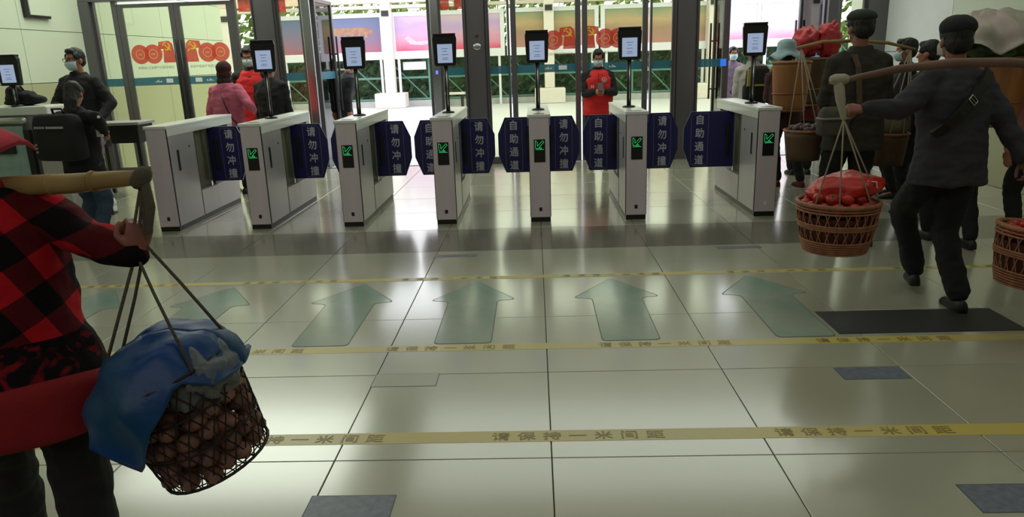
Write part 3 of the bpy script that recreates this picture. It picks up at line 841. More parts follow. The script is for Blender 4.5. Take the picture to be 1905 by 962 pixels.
for x, y, w_, d_, m_, lab in ((1.57, 3.24, 0.30, 0.13, M_STK, 'scuffed blue floor sticker right of the rightmost arrow, near the front tape'), (1.59, 5.63, 0.34, 0.07, M_STK, 'scuffed floor sticker below the rightmost turnstile'),
                              (-0.65, 5.58, 0.33, 0.07, M_STK, 'scuffed floor sticker below the fourth turnstile'), (-0.68, 2.20, 0.30, 0.16, M_STK, 'scuffed blue floor sticker at the bottom edge, left of centre'),
                              (1.62, 2.22, 0.34, 0.16, M_STK, 'scuffed blue floor sticker in the bottom right corner'), (-0.66, 3.257, 0.31, 0.14, M_STK_P, 'pale outlined floor sticker beside the left floor joint')):
    t = thing('floor_sticker', lab, 'floor sticker', (x, y, 0), 0, 'worn floor stickers')
    MB().box(-w_ / 2, w_ / 2, -d_ / 2, d_ / 2, 0, 0.001).build('sheet', m_, t)
    MB().box(-w_ / 2 - 0.004, w_ / 2 + 0.004, -d_ / 2 - 0.004, d_ / 2 + 0.004, 0, 0.0006).build('edge', M_ARROW_E, t)
o = MB().box(1.62, 2.62, 3.745, 4.10, 0.0, 0.0035).build('floor_mat', M_MAT, bevel=0.001)
tag(o, 'dark grey floor mat under the walking man in grey', 'mat')

# ------------------------------------------------------------------ people
def V(*a): return Vector(a)


def two_bone(a, t, l1, l2, hint):
    d = t - a; L = d.length
    if L > (l1 + l2) * 0.998:
        t = a + d.normalized() * (l1 + l2) * 0.998; d = t - a; L = d.length
    d.normalize()
    x = (l1 * l1 - l2 * l2 + L * L) / (2 * L)
    h = math.sqrt(max(0, l1 * l1 - x * x))
    p = hint - d * hint.dot(d); p = p.normalized() if p.length > 1e-5 else d.orthogonal().normalized()
    return a + d * x + p * h, t


def ring(c, ax, ay, rx, ry, n=20, e=0.8):
    out = []
    for k in range(n):
        a = 2 * PI * k / n; ca, sa = math.cos(a), math.sin(a)
        out.append(c + ax * (rx * math.copysign(abs(ca) ** e, ca)) + ay * (ry * math.copysign(abs(sa) ** e, sa)))
    return out


def add_hand(mb, wrist, f, n, t, curl, s):
    """palm, four fingers of different length and a thumb; f along the hand, n out of its back, t to the thumb side"""
    f = f.normalized(); n = (n - f * n.dot(f)).normalized(); t0 = f.cross(n); t = t0 if t0.dot(t) > 0 else -t0
    s = s * 1.0
    rings = []
    for d, w_, h_ in ((-0.025, .025, .02), (0.0, .027, .019), (0.03, .036, .017), (0.065, .041, .015), (0.09, .039, .0125)):
        rings.append(ring(wrist + f * d * s, t, n, w_ * s, h_ * s, 14, 0.85))
    mb.loft(rings)
    for k, (L, off, r) in enumerate(((.074, .030, .0088), (.082, .0105, .0092), (.076, -.0095, .0088), (.060, -.028, .0076))):
        c = curl * (1 + 0.06 * k)
        p = wrist + f * (0.084 - 0.004 * abs(k - 1)) * s + t * off * s; pts = [p - f * 0.015 * s, p]; a = 0
        for seg, da in ((.45, .8), (.31, 1.1), (.26, .75)):
            a += c * da
            p = p + (f * math.cos(a) - n * math.sin(a) + t * (0.05 * (1.5 - k))) * L * seg * s; pts.append(p)
        mb.capsule(pts, [r * s, r * s, r * s * .98, r * s * .9, r * s * .8], 8)
    p = wrist + f * 0.02 * s + t * 0.026 * s; q = p + (f * .55 + t * .65 - n * .35).normalized() * 0.042 * s
    r_ = q + (f * .8 + t * (.35 - .5 * min(1, curl)) - n * (.3 + .4 * min(1, curl))).normalized() * 0.034 * s
    u_ = r_ + (f * .7 + t * (.15 - .7 * min(1, curl)) - n * (.35 + .5 * min(1, curl))).normalized() * 0.026 * s
    mb.capsule([p, q, r_, u_], [.0125 * s, .0115 * s, .0105 * s, .009 * s], 8)


class Person:
    def __init__(P, label, pos, yaw, H, lean=0.0, side=0.0, bulk=1.0, skin=None, turn=0.0, nod=0.0,
                 lh=None, rh=None, lel=None, rel=None, curl=(0.35, 0.35), lf=None, rf=None, lift=(0, 0), voxel=0.008,
                 palms=(None, None), hipdrop=0.0, piv=None):
        P.piv = piv
        P.root = thing('person', label, 'person', pos, yaw)
        P.s = s = H / 1.75; P.H = H; P.vox = voxel; P.bulk = bulk; P.lean = lean; P.side = side
        P.inv = (Matrix.Translation(Vector(pos)) @ Matrix.Rotation(yaw, 4, 'Z')).inverted()
        P.seed = random.random() * 50
        P.hz = 0.92 * s - hipdrop
        P.skin = skin or M_SKIN
        W = lambda p: P.inv @ Vector(p) if p is not None else None
        P.Wl = W
        # shoulders and arms
        P.sh = {1: P.T(V(0.168 * s, 0, 1.385 * s)), -1: P.T(V(-0.168 * s, 0, 1.385 * s))}
        P.el = {}; P.wr = {}
        for sg, tgt, hint in ((-1, lh, lel), (1, rh, rel)):
            t = W(tgt) if tgt is not None else P.T(V(sg * 0.235 * s, 0.05 * s, 0.84 * s))
            hv = (P.inv.to_3x3() @ Vector(hint)) if hint is not None else V(sg * 0.6, -0.8, -0.1)
            P.el[sg], P.wr[sg] = two_bone(P.sh[sg], t, 0.285 * s, 0.255 * s, hv)
        P.curl = {-1: curl[0], 1: curl[1]}; P.palm = {-1: palms[0], 1: palms[1]}
        # legs
        P.hip = {}; P.kn = {}; P.an = {}; P.toe = {}
        for i, (sg, ft) in enumerate(((-1, lf), (1, rf))):
            P.hip[sg] = V(sg * 0.095 * s, 0, P.hz - 0.02 * s)
            if piv is not None: P.hip[sg] = P.T(P.hip[sg])
            if ft is None: fx, toe = V(sg * 0.11 * s, 0.0, 0), 0.0
            else:
                fx = W((ft[0], ft[1], 0)); toe = ft[2] if len(ft) > 2 else 0.0
            an = V(fx.x, fx.y, 0.085 * s + lift[i])
            P.kn[sg], P.an[sg] = two_bone(P.hip[sg], an, 0.43 * s, 0.425 * s, V(0.05 * sg, 1, 0))
            P.toe[sg] = V(math.sin(toe), math.cos(toe), 0)
        # head
        P.hm = Matrix.Rotation(-turn, 3, 'Z') @ Matrix.Rotation(-nod - lean * 0.3, 3, 'X') @ Matrix.Rotation(side * 0.4, 3, 'Y')
        P.nk = P.T(V(0, -0.01 * s, 1.45 * s))
        P.hc = P.nk + Matrix.Rotation(side * .6, 3, 'Y') @ (Matrix.Rotation(-lean * 0.6 - nod * 0.3, 3, 'X') @ V(0, 0.028 * s, 0.172 * s))

    def T(P, p):
        """bend the torso about the hips"""
        t = min(1, max(0, (p.z - (P.hz - 0.06)) / (0.28 * P.s))) if P.piv is None else min(1, max(0, (p.z - P.piv + .15) / .25))
        t = t * t * (3 - 2 * t)
        o = V(0, 0, P.hz if P.piv is None else P.piv)
        return o + Matrix.Rotation(P.side * t, 3, 'Y') @ (Matrix.Rotation(-P.lean * t, 3, 'X') @ (p - o))

    def h(P, x, y, z): return P.hc + P.hm @ (V(x, y, z) * P.s)

    def torso_rings(P, secs, n=24, e=0.82):
        out = []
        for z, rx, ry, oy in secs:
            c = P.T(V(0, oy * P.s, z * P.s)); up = (P.T(V(0, oy * P.s, z * P.s + .02)) - c).normalized()
            ax = P.T(V(.05, oy * P.s, z * P.s)) - c; ax.normalize(); ay = up.cross(ax)
            out.append(ring(c, ax, ay, rx * P.s * P.bulk, ry * P.s * P.bulk, n, e))
        return out

    def body(P, hands=True):
        s = P.s; m = MB(); b = P.bulk
        m.loft(P.torso_rings([(.86, .13, .09, 0), (.98, .14, .095, 0), (1.15, .135, .09, 0), (1.3, .15, .09, 0), (1.4, .13, .075, 0), (1.45, .07, .06, -.01)]))
        m.capsule([P.T(V(0, -.012 * s, 1.40 * s)), P.nk, P.h(0, -.018, -.05)], [.062 * s, .056 * s, .054 * s], 14)
        E = lambda x, y, z, a, b_, c: m.ell(P.h(x, y, z), (a * s, b_ * s, c * s), P.hm, 18, 12)
        E(0, -.012, .03, .076, .094, .098); E(0, .022, -.04, .060, .066, .074); E(0, .050, -.088, .032, .032, .024)
        E(0, .074, .030, .050, .018, .013); E(0.036, .058, -.016, .026, .028, .026); E(-0.036, .058, -.016, .026, .028, .026)
        m.capsule([P.h(0, .080, .014), P.h(0, .098, -.016), P.h(0, .102, -.026)], [.009 * s, .012 * s, .0145 * s], 8)
        E(0, .080, -.057, .023, .012, .0075); E(0, .078, -.068, .019, .011, .007)
        for sg in (1, -1): E(sg * .078, -.012, -.008, .011, .021, .032)
        for sg in (1, -1):
            m.capsule([P.sh[sg], P.el[sg]], [.05 * s, .042 * s], 12)
            m.capsule([P.el[sg], P.el[sg].lerp(P.wr[sg], .35), P.wr[sg]], [.041 * s, .041 * s, .027 * s], 12)
            if hands:
                f = (P.wr[sg] - P.el[sg]).normalized()
                pn = P.palm[sg]
                if pn is not None: f2, n_, t_ = [P.inv.to_3x3() @ Vector(q) for q in pn]
                else: f2, n_, t_ = f, V(sg, -0.3, 0), V(0, 1, 0)
                add_hand(m, P.wr[sg], f2, n_, t_, P.curl[sg], s)
            m.capsule([P.hip[sg], P.kn[sg], P.an[sg]], [.075 * s, .052 * s, .036 * s], 12)
            m.capsule([P.an[sg] + V(0, 0, -.03 * s), P.an[sg] + V(0, 0, -.05 * s) + P.toe[sg] * .11 * s], [.033 * s, .028 * s], 10)
        solid(m, 'body', P.skin, P.root, P.vox * .85, 2)

    def jacket(P, m_, name='jacket', hem=0.74, sleeves=True, fat=1.0, flare=1.0, wr=0.011, collar=True, sl=0.93, closed=True):
        s = P.s; m = MB()
        k = fat
        secs = [(hem, .192 * k * flare, .142 * k * flare, 0), (hem + .08, .190 * k * flare, .142 * k, 0), (1.02, .180 * k, .134 * k, 0), (1.15, .186 * k, .134 * k, 0), (1.28, .200 * k, .134 * k, 0), (1.37, .192 * k, .116 * k, 0), (1.425, .15 * k, .094 * k, -.005), (1.47, .086, .080, -.01)]
        if collar: secs.append((1.50, .070, .070, -.008))
        m.loft(P.torso_rings(secs))
        if sleeves:
            for sg in (1, -1):
                a, e_, w_ = P.sh[sg], P.el[sg], P.wr[sg]
                a2 = a.lerp(V(0, a.y, a.z), .25)
                c = e_.lerp(w_, sl)
                m.capsule([a2, a, a.lerp(e_, .5), e_], [.082 * s * k, .083 * s * k, .070 * s * k, .060 * s * k], 14)
                m.capsule([e_, e_.lerp(w_, .4), c], [.060 * s * k, .056 * s * k, .045 * s * k], 14)
        P.jk = solid(m, name, m_, P.root, P.vox * 1.15, 3, wr, (8, 8, 13), P.seed)
        return P.jk

    def vest(P, m_, name='vest', hem=0.70, fat=1.10):
        m = MB(); k = fat
        m.loft(P.torso_rings([(hem, .19 * k, .146 * k, 0), (1.02, .182 * k, .138 * k, 0), (1.2, .184 * k, .138 * k, 0), (1.33, .178 * k, .128 * k, 0), (1.42, .135 * k, .100 * k, -.005), (1.465, .088, .084, -.01)]))
        return solid(m, name, m_, P.root, P.vox * 1.1, 2, 0.008, (8, 8, 12), P.seed + 3)

    def trousers(P, m_, wide=1.0, name='trousers'):
        s = P.s; m = MB(); b = P.bulk
        m.loft(P.torso_rings([(.80, .165, .125, 0), (.86, .175, .135, 0), (.95, .17, .128, 0), (1.04, .155, .115, 0)]))
        for sg in (1, -1):
            h_, k_, a_ = P.hip[sg], P.kn[sg], P.an[sg]
            m.capsule([h_ + V(0, 0, .02 * s), h_.lerp(k_, .5), k_], [.102 * s * b, .090 * s * b, .072 * s * wide], 14)
            e_ = k_.lerp(a_, .93)
            m.capsule([k_, k_.lerp(a_, .4), e_], [.072 * s * wide, .068 * s * wide, .060 * s * wide], 14)
        solid(m, name, m_, P.root, P.vox * 1.15, 3, 0.011, (9, 9, 12), P.seed + 9)

    def shoes(P, m_, name='shoe'):
        s = P.s
        for sg in (-1, 1):
            a = P.an[sg]; t = P.toe[sg]; x = V(t.y, -t.x, 0); m = MB(); rr = []
            zb = a.z - 0.085 * s
            for d, w_, h_ in ((-.075, .022, .05), (-.06, .034, .075), (0, .038, .085), (.05, .043, .070), (.11, .047, .048), (.16, .040, .036), (.188, .018, .022)):
                c = V(a.x, a.y, 0) + t * d * s
                R_ = []
                for q in range(12):
                    an = PI * q / 11; R_.append(c + x * (w_ * s * math.cos(an)) + V(0, 0, zb + .004 + h_ * s * math.sin(an) ** .8))
                R_.append(c - x * (w_ * s * .95) + V(0, 0, zb)); R_.append(c + x * (w_ * s * .95) + V(0, 0, zb))
                rr.append(R_)
            m.loft(rr); o = m.build(name, m_, P.root, True)
            fix_normals(o.data)

    def hair(P, m_=None, long=0.0, bun=False, vol=1.0):
        s = P.s; m = MB()
        E = lambda x, y, z, a, b_, c: m.ell(P.h(x, y, z), (a * s * vol, b_ * s * vol, c * s), P.hm, 18, 12)
        E(0, -.026, .048, .084, .096, .094); E(0, -.055, -.005, .076, .062, .075)
        for sg in (1, -1): E(sg * .068, .012, .045, .020, .050, .045)
        E(0, .045, .098, .055, .045, .034)
        if long:
            m.capsule([P.h(0, -.06, 0), P.h(0, -.085, -.10), P.h(0, -.085, -.10 - long)], [.07 * s, .068 * s, .045 * s], 14)
        if bun: E(0, -.11, .04, .045, .04, .045)
        solid(m, 'hair', m_ or M_HAIR, P.root, P.vox, 2, 0.006, (30, 30, 12), P.seed)

    def eyes(P):
        s = P.s
        for sg in (1, -1):
            m = MB(); m.ell(P.h(sg * .031, .074, .008), (.0125 * s, .010 * s, .008 * s), P.hm, 10, 6); e = m.build('eye', M_EYEW, P.root, True)
            m = MB(); m.ell(P.h(sg * .031, .0825, .008), (.0052 * s, .003 * s, .0055 * s), P.hm, 8, 6); m.build('iris', M_EYED, e, True)
            m = MB(); m.capsule([P.h(sg * .014, .088, .030), P.h(sg * .034, .086, .035), P.h(sg * .052, .074, .028)], .0035 * s, 6); m.build('eyebrow', M_HAIR, P.root, True)

    def mask(P):
        m = MB(); s = P.s; R_ = []
        for k, (z, w_, y) in enumerate(((.000, .060, .088), (-.020, .066, .112), (-.045, .066, .118), (-.075, .060, .106), (-.108, .045, .078))):
            row = []
            for q in range(15):
                a = (q / 14 - .5) * 2; row.append(P.h(w_ * 1.12 * math.sin(a * 1.35), y - .075 * (1 - math.cos(a * 1.35)) * 1.15, z))
            R_.append(row)
        m.grid(R_); o = m.build('face_mask', M_MASK, P.root, True)
        so = o.modifiers.new('t', 'SOLIDIFY'); so.thickness = 0.004
        m = MB()
        for sg in (1, -1):
            m2 = MB(); m2.tube([P.h(sg * .066, .05, -.01), P.h(sg * .080, .005, .012), P.h(sg * .084, -.03, 0)], .0018, 5); m2.build('ear_loop', M_MASK, P.root, True)

    def glasses(P):
        m = MB(); s = P.s
        for sg in (1, -1):
            m.tube([P.h(sg * .033 + .026 * math.cos(2 * PI * k / 14), .100, .006 + .019 * math.sin(2 * PI * k / 14)) for k in range(14)], .0028 * s, 6, closed=True)
            m.tube([P.h(sg * .058, .098, .012), P.h(sg * .080, .06, .014), P.h(sg * .084, -.02, .010)], .0022, 5)
        m.tube([P.h(-.008, .102, .012), P.h(.008, .102, .012)], .0022, 5)
        m.build('glasses', M_BLACK, P.root, True)

    def flat_cap(P, m_, hgt=1.0):
        m = MB(); s = P.s
        E = lambda x, y, z, a, b_, c: m.ell(P.h(x, y, z), (a * s, b_ * s, c * s), P.hm, 20, 12)
        E(0, -.01, .085, .102, .122, .044 * hgt); E(0, -.01, .064, .086, .102, .036); E(0, .02, .10, .085, .08, .036 * hgt)
        E(0, .095, .058, .070, .055, .010)
        return solid(m, 'cap', m_, P.root, P.vox * .8, 2, 0.003, (20, 20, 20), P.seed)

    def brim_hat(P, m_, brim=0.19, crown=0.115, h_=0.12, droop=0.05, wav=0.015):
        m = MB(); s = P.s; rr = []
        prof = [(brim, .045 - droop), (brim * .8, .052 - droop * .45), (crown * 1.02, .060), (crown, .085), (crown * .96, .045 + h_ * .8), (crown * .72, .045 + h_ * 1.05), (crown * .3, .045 + h_ * 1.15), (.004, .045 + h_ * 1.16)]
        for r, z in prof:
            rr.append([P.h(r * math.cos(2 * PI * k / 28), -.005 + r * 1.08 * math.sin(2 * PI * k / 28), z + (wav * math.sin(5 * 2 * PI * k / 28 + P.seed) * max(0, (r - crown) / (brim - crown + .001)) if r > crown else 0)) for k in range(28)])
        m.loft(rr, caps=False); o = m.build('hat', m_, P.root, True)
        so = o.modifiers.new('t', 'SOLIDIFY'); so.thickness = 0.006
        return o

    def back_point(P, x, z, off=0.0):
        """point on the back of the clothed torso"""
        return P.T(V(x * P.s, -(.135 * P.s * P.bulk + off), z * P.s))

    def w(P, p):
        """local to world"""
        return P.inv.inverted() @ p


def cloth(name, rgb, var=0.1, rgb2=None, rough=0.88):
    return mat(name, rgb, rough, var=var, vscale=9, rgb2=rgb2, bump=0.25, bscale=180)


# plaid jacket material
def plaid_mat():
    m = bpy.data.materials.new('red and black buffalo plaid'); m.use_nodes = True
    nt = m.node_tree; N = nt.nodes; L = nt.links; p = N['Principled BSDF']; p.inputs['Roughness'].default_value = 0.9
    p.inputs['Specular IOR Level'].default_value = 0.2
    tc = N.new('ShaderNodeTexCoord'); mp = N.new('ShaderNodeMapping'); mp.inputs['Rotation'].default_value = (0, math.radians(26), 0)
    L.new(tc.outputs['Object'], mp.inputs[0]); sp = N.new('ShaderNodeSeparateXYZ'); L.new(mp.outputs[0], sp.inputs[0])
    def M_(op, a, b=None, c=None):
        n = N.new('ShaderNodeMath'); n.operation = op
        for i, v in enumerate((a, b, c)):
            if v is None: continue
            if isinstance(v, (int, float)): n.inputs[i].default_value = v
            else: L.new(v, n.inputs[i])
        return n.outputs[0]
    u = M_('ADD', sp.outputs['X'], M_('MULTIPLY', sp.outputs['Y'], 0.6))
    sx = M_('GREATER_THAN', M_('FRACT', M_('MULTIPLY', u, 1 / 0.15)), 0.5)
    sz = M_('GREATER_THAN', M_('FRACT', M_('MULTIPLY', sp.outputs['Z'], 1 / 0.15)), 0.5)
    chk = M_('MULTIPLY', M_('ADD', sx, sz), 0.5)
    rp = N.new('ShaderNodeValToRGB'); rp.color_ramp.interpolation = 'CONSTANT'
    e = rp.color_ramp.elements
    e[0].position = 0; e[0].color = (*lin((14, 9, 10)), 1)
    e[1].position = 0.75; e[1].color = (*lin((176, 20, 28)), 1)
    x = e.new(0.25); x.color = (*lin((82, 12, 18)), 1)
    L.new(chk, rp.inputs['Fac'])
    # printed dark lower part with red scrawl
    sp2 = N.new('ShaderNodeSeparateXYZ'); L.new(tc.outputs['Object'], sp2.inputs[0])
    nz = N.new('ShaderNodeTexNoise'); nz.inputs['Scale'].default_value = 11; nz.inputs['Detail'].default_value = 3; nz.inputs['Distortion'].default_value = 1.5
    L.new(tc.outputs['Object'], nz.inputs['Vector'])
    r2 = N.new('ShaderNodeValToRGB'); q = r2.color_ramp.elements
    q[0].position = 0.52; q[0].color = (*lin((16, 8, 9)), 1); q[1].position = 0.60; q[1].color = (*lin((120, 16, 26)), 1)
    L.new(nz.outputs['Fac'], r2.inputs['Fac'])
    mx = N.new('ShaderNodeMix'); mx.data_type = 'RGBA'
    L.new(M_('LESS_THAN', sp2.outputs['Z'], 0.83), mx.inputs['Factor'])
    L.new(rp.outputs['Color'], mx.inputs['A']); L.new(r2.outputs['Color'], mx.inputs['B'])
    L.new(mx.outputs['Result'], p.inputs['Base Color'])
    n2 = N.new('ShaderNodeTexNoise'); n2.inputs['Scale'].default_value = 160; L.new(tc.outputs['Object'], n2.inputs['Vector'])
    bn = N.new('ShaderNodeBump'); bn.inputs['Strength'].default_value = 0.3; bn.inputs['Distance'].default_value = 0.01
    L.new(n2.outputs['Fac'], bn.inputs['Height']); L.new(bn.outputs[0], p.inputs['Normal'])
    return m


# --- woman in plaid, foreground left
A_TIP = V(-0.945, 1.75, 1.245)
P = Person('person in red and black plaid jacket shouldering a pole, at left foreground', (-1.40, 1.76, 0), math.radians(25), 1.46, lean=0.34, side=-0.12, bulk=1.16, skin=M_SKIN_D, piv=0.66,
           rh=(-0.975, 1.72, 1.05), rel=(0.1, -0.3, -1), lh=(-1.70, 2.05, 1.0), curl=(1.2, 1.4), voxel=0.006, nod=0.0,
           palms=(None, ((0.15, 0.25, 0.9), (0.65, -0.75, -0.1), (-0.5, 0.4, 0.4))), lf=(-1.66, 1.98, 0.2), rf=(-1.25, 1.70, -0.1))
P.body(); P.jacket(plaid_mat(), hem=0.745, fat=1.08, flare=1.14, wr=0.010)
m = MB(); m.loft(P.torso_rings([(0.70, .236, .176, 0), (.72, .243, .182, 0), (.79, .240, .180, 0), (.82, .232, .174, 0)]))
m.build('hem_band', cloth('dark red hem', (140, 14, 20)), P.root, True)
P.trousers(M_TROUSER, 1.25); P.shoes(M_SHOE); P.hair()
P.brim_hat(cloth('pink hat', (214, 74, 92)), brim=0.215, crown=.105, droop=0.06)
m = MB(); m.loft(P.torso_rings([(1.43, .11, .10, 0), (1.47, .105, .10, 0), (1.51, .085, .09, 0)])); o = m.build('scarf', cloth('red scarf', (150, 16, 26)), P.root, True)

t = thing('carrying_pole', 'pale bamboo carrying pole on the plaid-jacketed shoulder', 'carrying pole', (0, 0, 0))
m = MB(); m.tube([(-1.9, 2.10, 1.165), (-1.66, 2.02, 1.185), (-1.36, 1.90, 1.21), (-1.2, 1.845, 1.22), (-1.06, 1.79, 1.235), (-0.96, 1.75, 1.245)], [(.018, .025), (.019, .027), (.020, .028), (.018, .026), (.016, .022), (.012, .017)], 12); m.build('shaft', M_BAMBOO, t, True)
for q, yy, zz in ((-1.13, 1.8175, 1.2275), (-1.28, 1.8725, 1.215)):
    m = MB(); m.tube([(q - .006, yy + .004, zz), (q + .006, yy - .004, zz)], [(.020, .028), (.020, .028)], 12); m.build('node', M_BAMBOO, t, True)


def basket_net(t, M, r0, r1, h, n, rings, wire, m_, names=('mesh', 'rim')):
    """open basket with a crossing wire net, local z up, transformed by M"""
    def pt(a, k): r = r0 + (r1 - r0) * k ** .8; return M @ V(r * math.cos(a), r * math.sin(a), h * k)
    net = MB()
    for i in range(n):
        for sg in (1, -1):
            net.tube([pt(2 * PI * i / n + sg * q * 0.16, q / 6) for q in range(7)], wire, 4, caps=False)
    for k in range(3): net.tube([M @ V(r0 * (k + .6) / 3 * math.cos(a * PI / 10), r0 * (k + .6) / 3 * math.sin(a * PI / 10), 0) for a in range(20)], wire, 4, closed=True)
    for i in range(9):
        a = PI * i / 9; net.tube([M @ V(r0 * math.cos(a), r0 * math.sin(a), 0), M @ V(0, 0, -.008), M @ V(-r0 * math.cos(a), -r0 * math.sin(a), 0)], wire, 4)
    o = net.build(names[0], m_, t, True); o['kind'] = 'stuff'
    for k in rings:
        m = MB(); m.tube([pt(2 * PI * a / 28, k) for a in range(28)], wire * (2.4 if k in (0, 1) else 1.5), 6, closed=True); m.build('rim' if k == 1 else 'hoop', m_, t, True)


# wire basket of the plaid woman, swinging and tilted
BM = Matrix.Translation(V(-0.885, 1.75, 0.475)) @ Matrix.Rotation(math.radians(-17), 4, 'Y') @ Matrix.Rotation(math.radians(6), 4, 'X')
t = thing('wire_basket', 'dark wire mesh basket swinging tilted on ropes beside the plaid jacket', 'basket', (0, 0, 0))
M_WIRE = mat('dark wire', (44, 36, 32), 0.5, 0.4)
basket_net(t, BM, 0.142, 0.170, 0.30, 30, (0, .33, .66, 1), 0.0019, M_WIRE)
for a, tip in ((200, 0.0), (165, .004), (-40, -.004), (20, .003)):
    r_ = BM @ V(.17 * math.cos(math.radians(a)), .17 * math.sin(math.radians(a)), .30)
    m = MB(); m.tube([r_, r_.lerp(V(-1.0 + tip * 6, 1.745, 1.08), .6), V(-1.0 + tip * 4, 1.745 + tip, 1.08), V(-0.965 + tip, 1.75, 1.235)], .0042, 6); m.build('rope', M_ROPE_D, t, True)
m = MB(); m.capsule([(-0.975, 1.75, 1.235), (-0.962, 1.75, 1.25)], .022, 10); m.capsule([(-0.962, 1.75, 1.24), (-0.955, 1.745, 1.17), (-0.965, 1.74, 1.11)], [.012, .013, .008], 8); m.build('knot', M_ROPE_D, t, True)
M_ROOT = mat('brown root produce', (146, 104, 86), 0.6, var=0.25, vscale=25, rnd=0.25, bump=0.3)
rn = random.Random(5)
lump = MB(); lump.ell((0, 0, 0), (.034, .026, .024), nu=9, nv=6); lump = lump.mesh('root_vegetable'); lump.materials.append(M_ROOT); lump.polygons.foreach_set('use_smooth', [True] * len(lump.polygons))
for k in range(92):
    z = .025 + .185 * (k // 23) / 3.6 + rn.uniform(-.012, .012)
    rr_ = (.116 + .03 * z / .3) * (1 if k % 23 < 15 else .55); a = 2 * PI * ((k % 23) / 15 if k % 23 < 15 else (k % 23) / 8) + rn.uniform(-.1, .1) + (k // 23) * .2
    o = bpy.data.objects.new('root_vegetable', lump); COL.objects.link(o)
    o.matrix_world = BM @ Matrix.Translation(V(rr_ * math.cos(a), rr_ * math.sin(a), z)) @ Matrix.Rotation(rn.uniform(0, 6), 4, 'Z') @ Matrix.Rotation(rn.uniform(-.8, .8), 4, 'X')
    tag(o, 'brown knobbly root vegetable packed in the swinging wire basket', 'vegetable', 'root vegetables in the wire basket')


def crumple(c, r, M, amp, seed, nu=40, nv=26, fr=14):
    m = MB(); m.ell((0, 0, 0), (1, 1, 1), None, nu, nv)
    vs = []
    for p in m.v:
        p = Vector(p); n_ = noise.noise(p * (fr * .2) + V(seed, 0, 0)) + .5 * abs(noise.noise(p * (fr * .5) + V(0, seed, 0)))
        q = Vector((p.x * r[0], p.y * r[1], p.z * r[2])) * (1 + amp * n_); vs.append(Vector(c) + (M @ q if M is not None else q))
    m.v = [tuple(q) for q in vs]; return m


M3 = BM.to_3x3()
t = thing('plastic_bag', 'clear plastic bag of greens bulging at right side of wire basket', 'bag', (0, 0, 0))
crumple(BM @ V(.085, -.03, .255), (.095, .10, .085), M3, .35, 2.2).build('film', film('grey clear film', (150, 156, 146), .45, .15), t, True)
crumple(BM @ V(.085, -.02, .24), (.075, .08, .065), M3, .4, 5.5, fr=22).build('greens', mat('dark greens', (64, 74, 54), .7, var=.3, vscale=20), t, True)


def draped(t, name, m_, M, r, h, front, seed, n=44, rows=16, amp=0.012, zc=0.0, lowfn=None, lim=None):
    """cloth laid over a heap: dome in the middle, edge hanging by lowfn(angle)"""
    G = []
    for i in range(rows + 1):
        k = i / rows; row = []
        for j in range(n + 1):
            a = 2 * PI * j / n; ext = lowfn(a); k = i / rows * (lim(a) if lim else 1)
            if k < .6: q = k / .6; rad = r * math.sin(q * PI / 2); z = h * math.cos(q * PI / 2)
            else: q = (k - .6) / .4; rad = r * (1 + .05 * q); z = -q * ext
            p = V(rad * math.cos(a), rad * math.sin(a), zc + z)
            d = amp * noise.noise(V(p.x * 14 + seed, p.y * 14, p.z * 9)) + amp * .8 * math.sin(a * 9 + seed) * k ** 2
            p += V(math.cos(a), math.sin(a), .6) * d
            row.append(M @ p)
        G.append(row)
    m = MB(); m.grid(G); o = m.build(name, m_, t, True)
    so = o.modifiers.new('t', 'SOLIDIFY'); so.thickness = 0.004
    return o


t = thing('blue_cloth', 'crumpled blue plastic sheet draped over the swinging wire basket', 'cloth', (0, 0, 0))
M_BLUE = mat('blue plastic sheet', (4, 60, 126), 0.42, var=0.1, vscale=5, rgb2=(8, 70, 92), bump=.25, bscale=26)
def _ad(a, deg): return abs(math.atan2(math.sin(a - math.radians(deg)), math.cos(a - math.radians(deg))))
def lowblue(a): return .015 + .12 * math.exp(-(_ad(a, 258) / .40) ** 2) + .03 * math.exp(-(_ad(a, 200) / .5) ** 2)
def limblue(a): return 1.0 - .52 * math.exp(-(_ad(a, 308) / .55) ** 2)
draped(t, 'sheet', M_BLUE, BM @ Matrix.Translation(V(-.01, .0, .25)), .196, .14, 0, 3.3, lowfn=lowblue, lim=limblue, amp=.024)

# --- man in grey jacket with a carrying pole, right foreground
P = Person('person in grey jacket and dark cap striding left under a carrying pole', (2.385, 4.27, 0), math.radians(16), 1.63, lean=0.10, side=0.03, bulk=1.08, skin=M_SKIN_D,
           lh=(1.80, 4.12, 1.165), lel=(-0.1, -0.3, -1), rh=(2.76, 4.12, 0.78), rel=(1, -0.4, 0), curl=(1.45, 0.7), voxel=0.007, hipdrop=0.03,
           lf=(2.36, 4.46, 0.6), rf=(2.43, 4.08, 0.35), lift=(0.05, 0.0), turn=.45, palms=(((-0.95, -0.05, 0.1), (0.1, -0.6, 0.8), (-0.2, 0.8, 0.5)), None))
P.body(); M_GREYJ = cloth('dark grey jacket', (52, 51, 58)); P.jacket(M_GREYJ, hem=0.77, fat=1.07, flare=1.06, wr=0.013)
P.trousers(M_TROUSER, 1.1); P.shoes(M_SHOE); P.hair(); P.flat_cap(cloth('dark cap cloth', (30, 30, 32)), 1.6)
t = thing('shoulder_strap', 'black strap with silver buckle across the grey jacket back', 'strap', (0, 0, 0))
path = [P.back_point(.10, 1.44, .0), P.back_point(.05, 1.37, .014), P.back_point(-.03, 1.28, .022), P.back_point(-.11, 1.19, .020), P.back_point(-.175, 1.12, -.005), P.back_point(-.215, 1.07, -.055)]
path = [P.w(p) for p in path]
m = MB(); xax = P.w(V(1, 0, 0)) - P.w(V(0, 0, 0))
rings = []
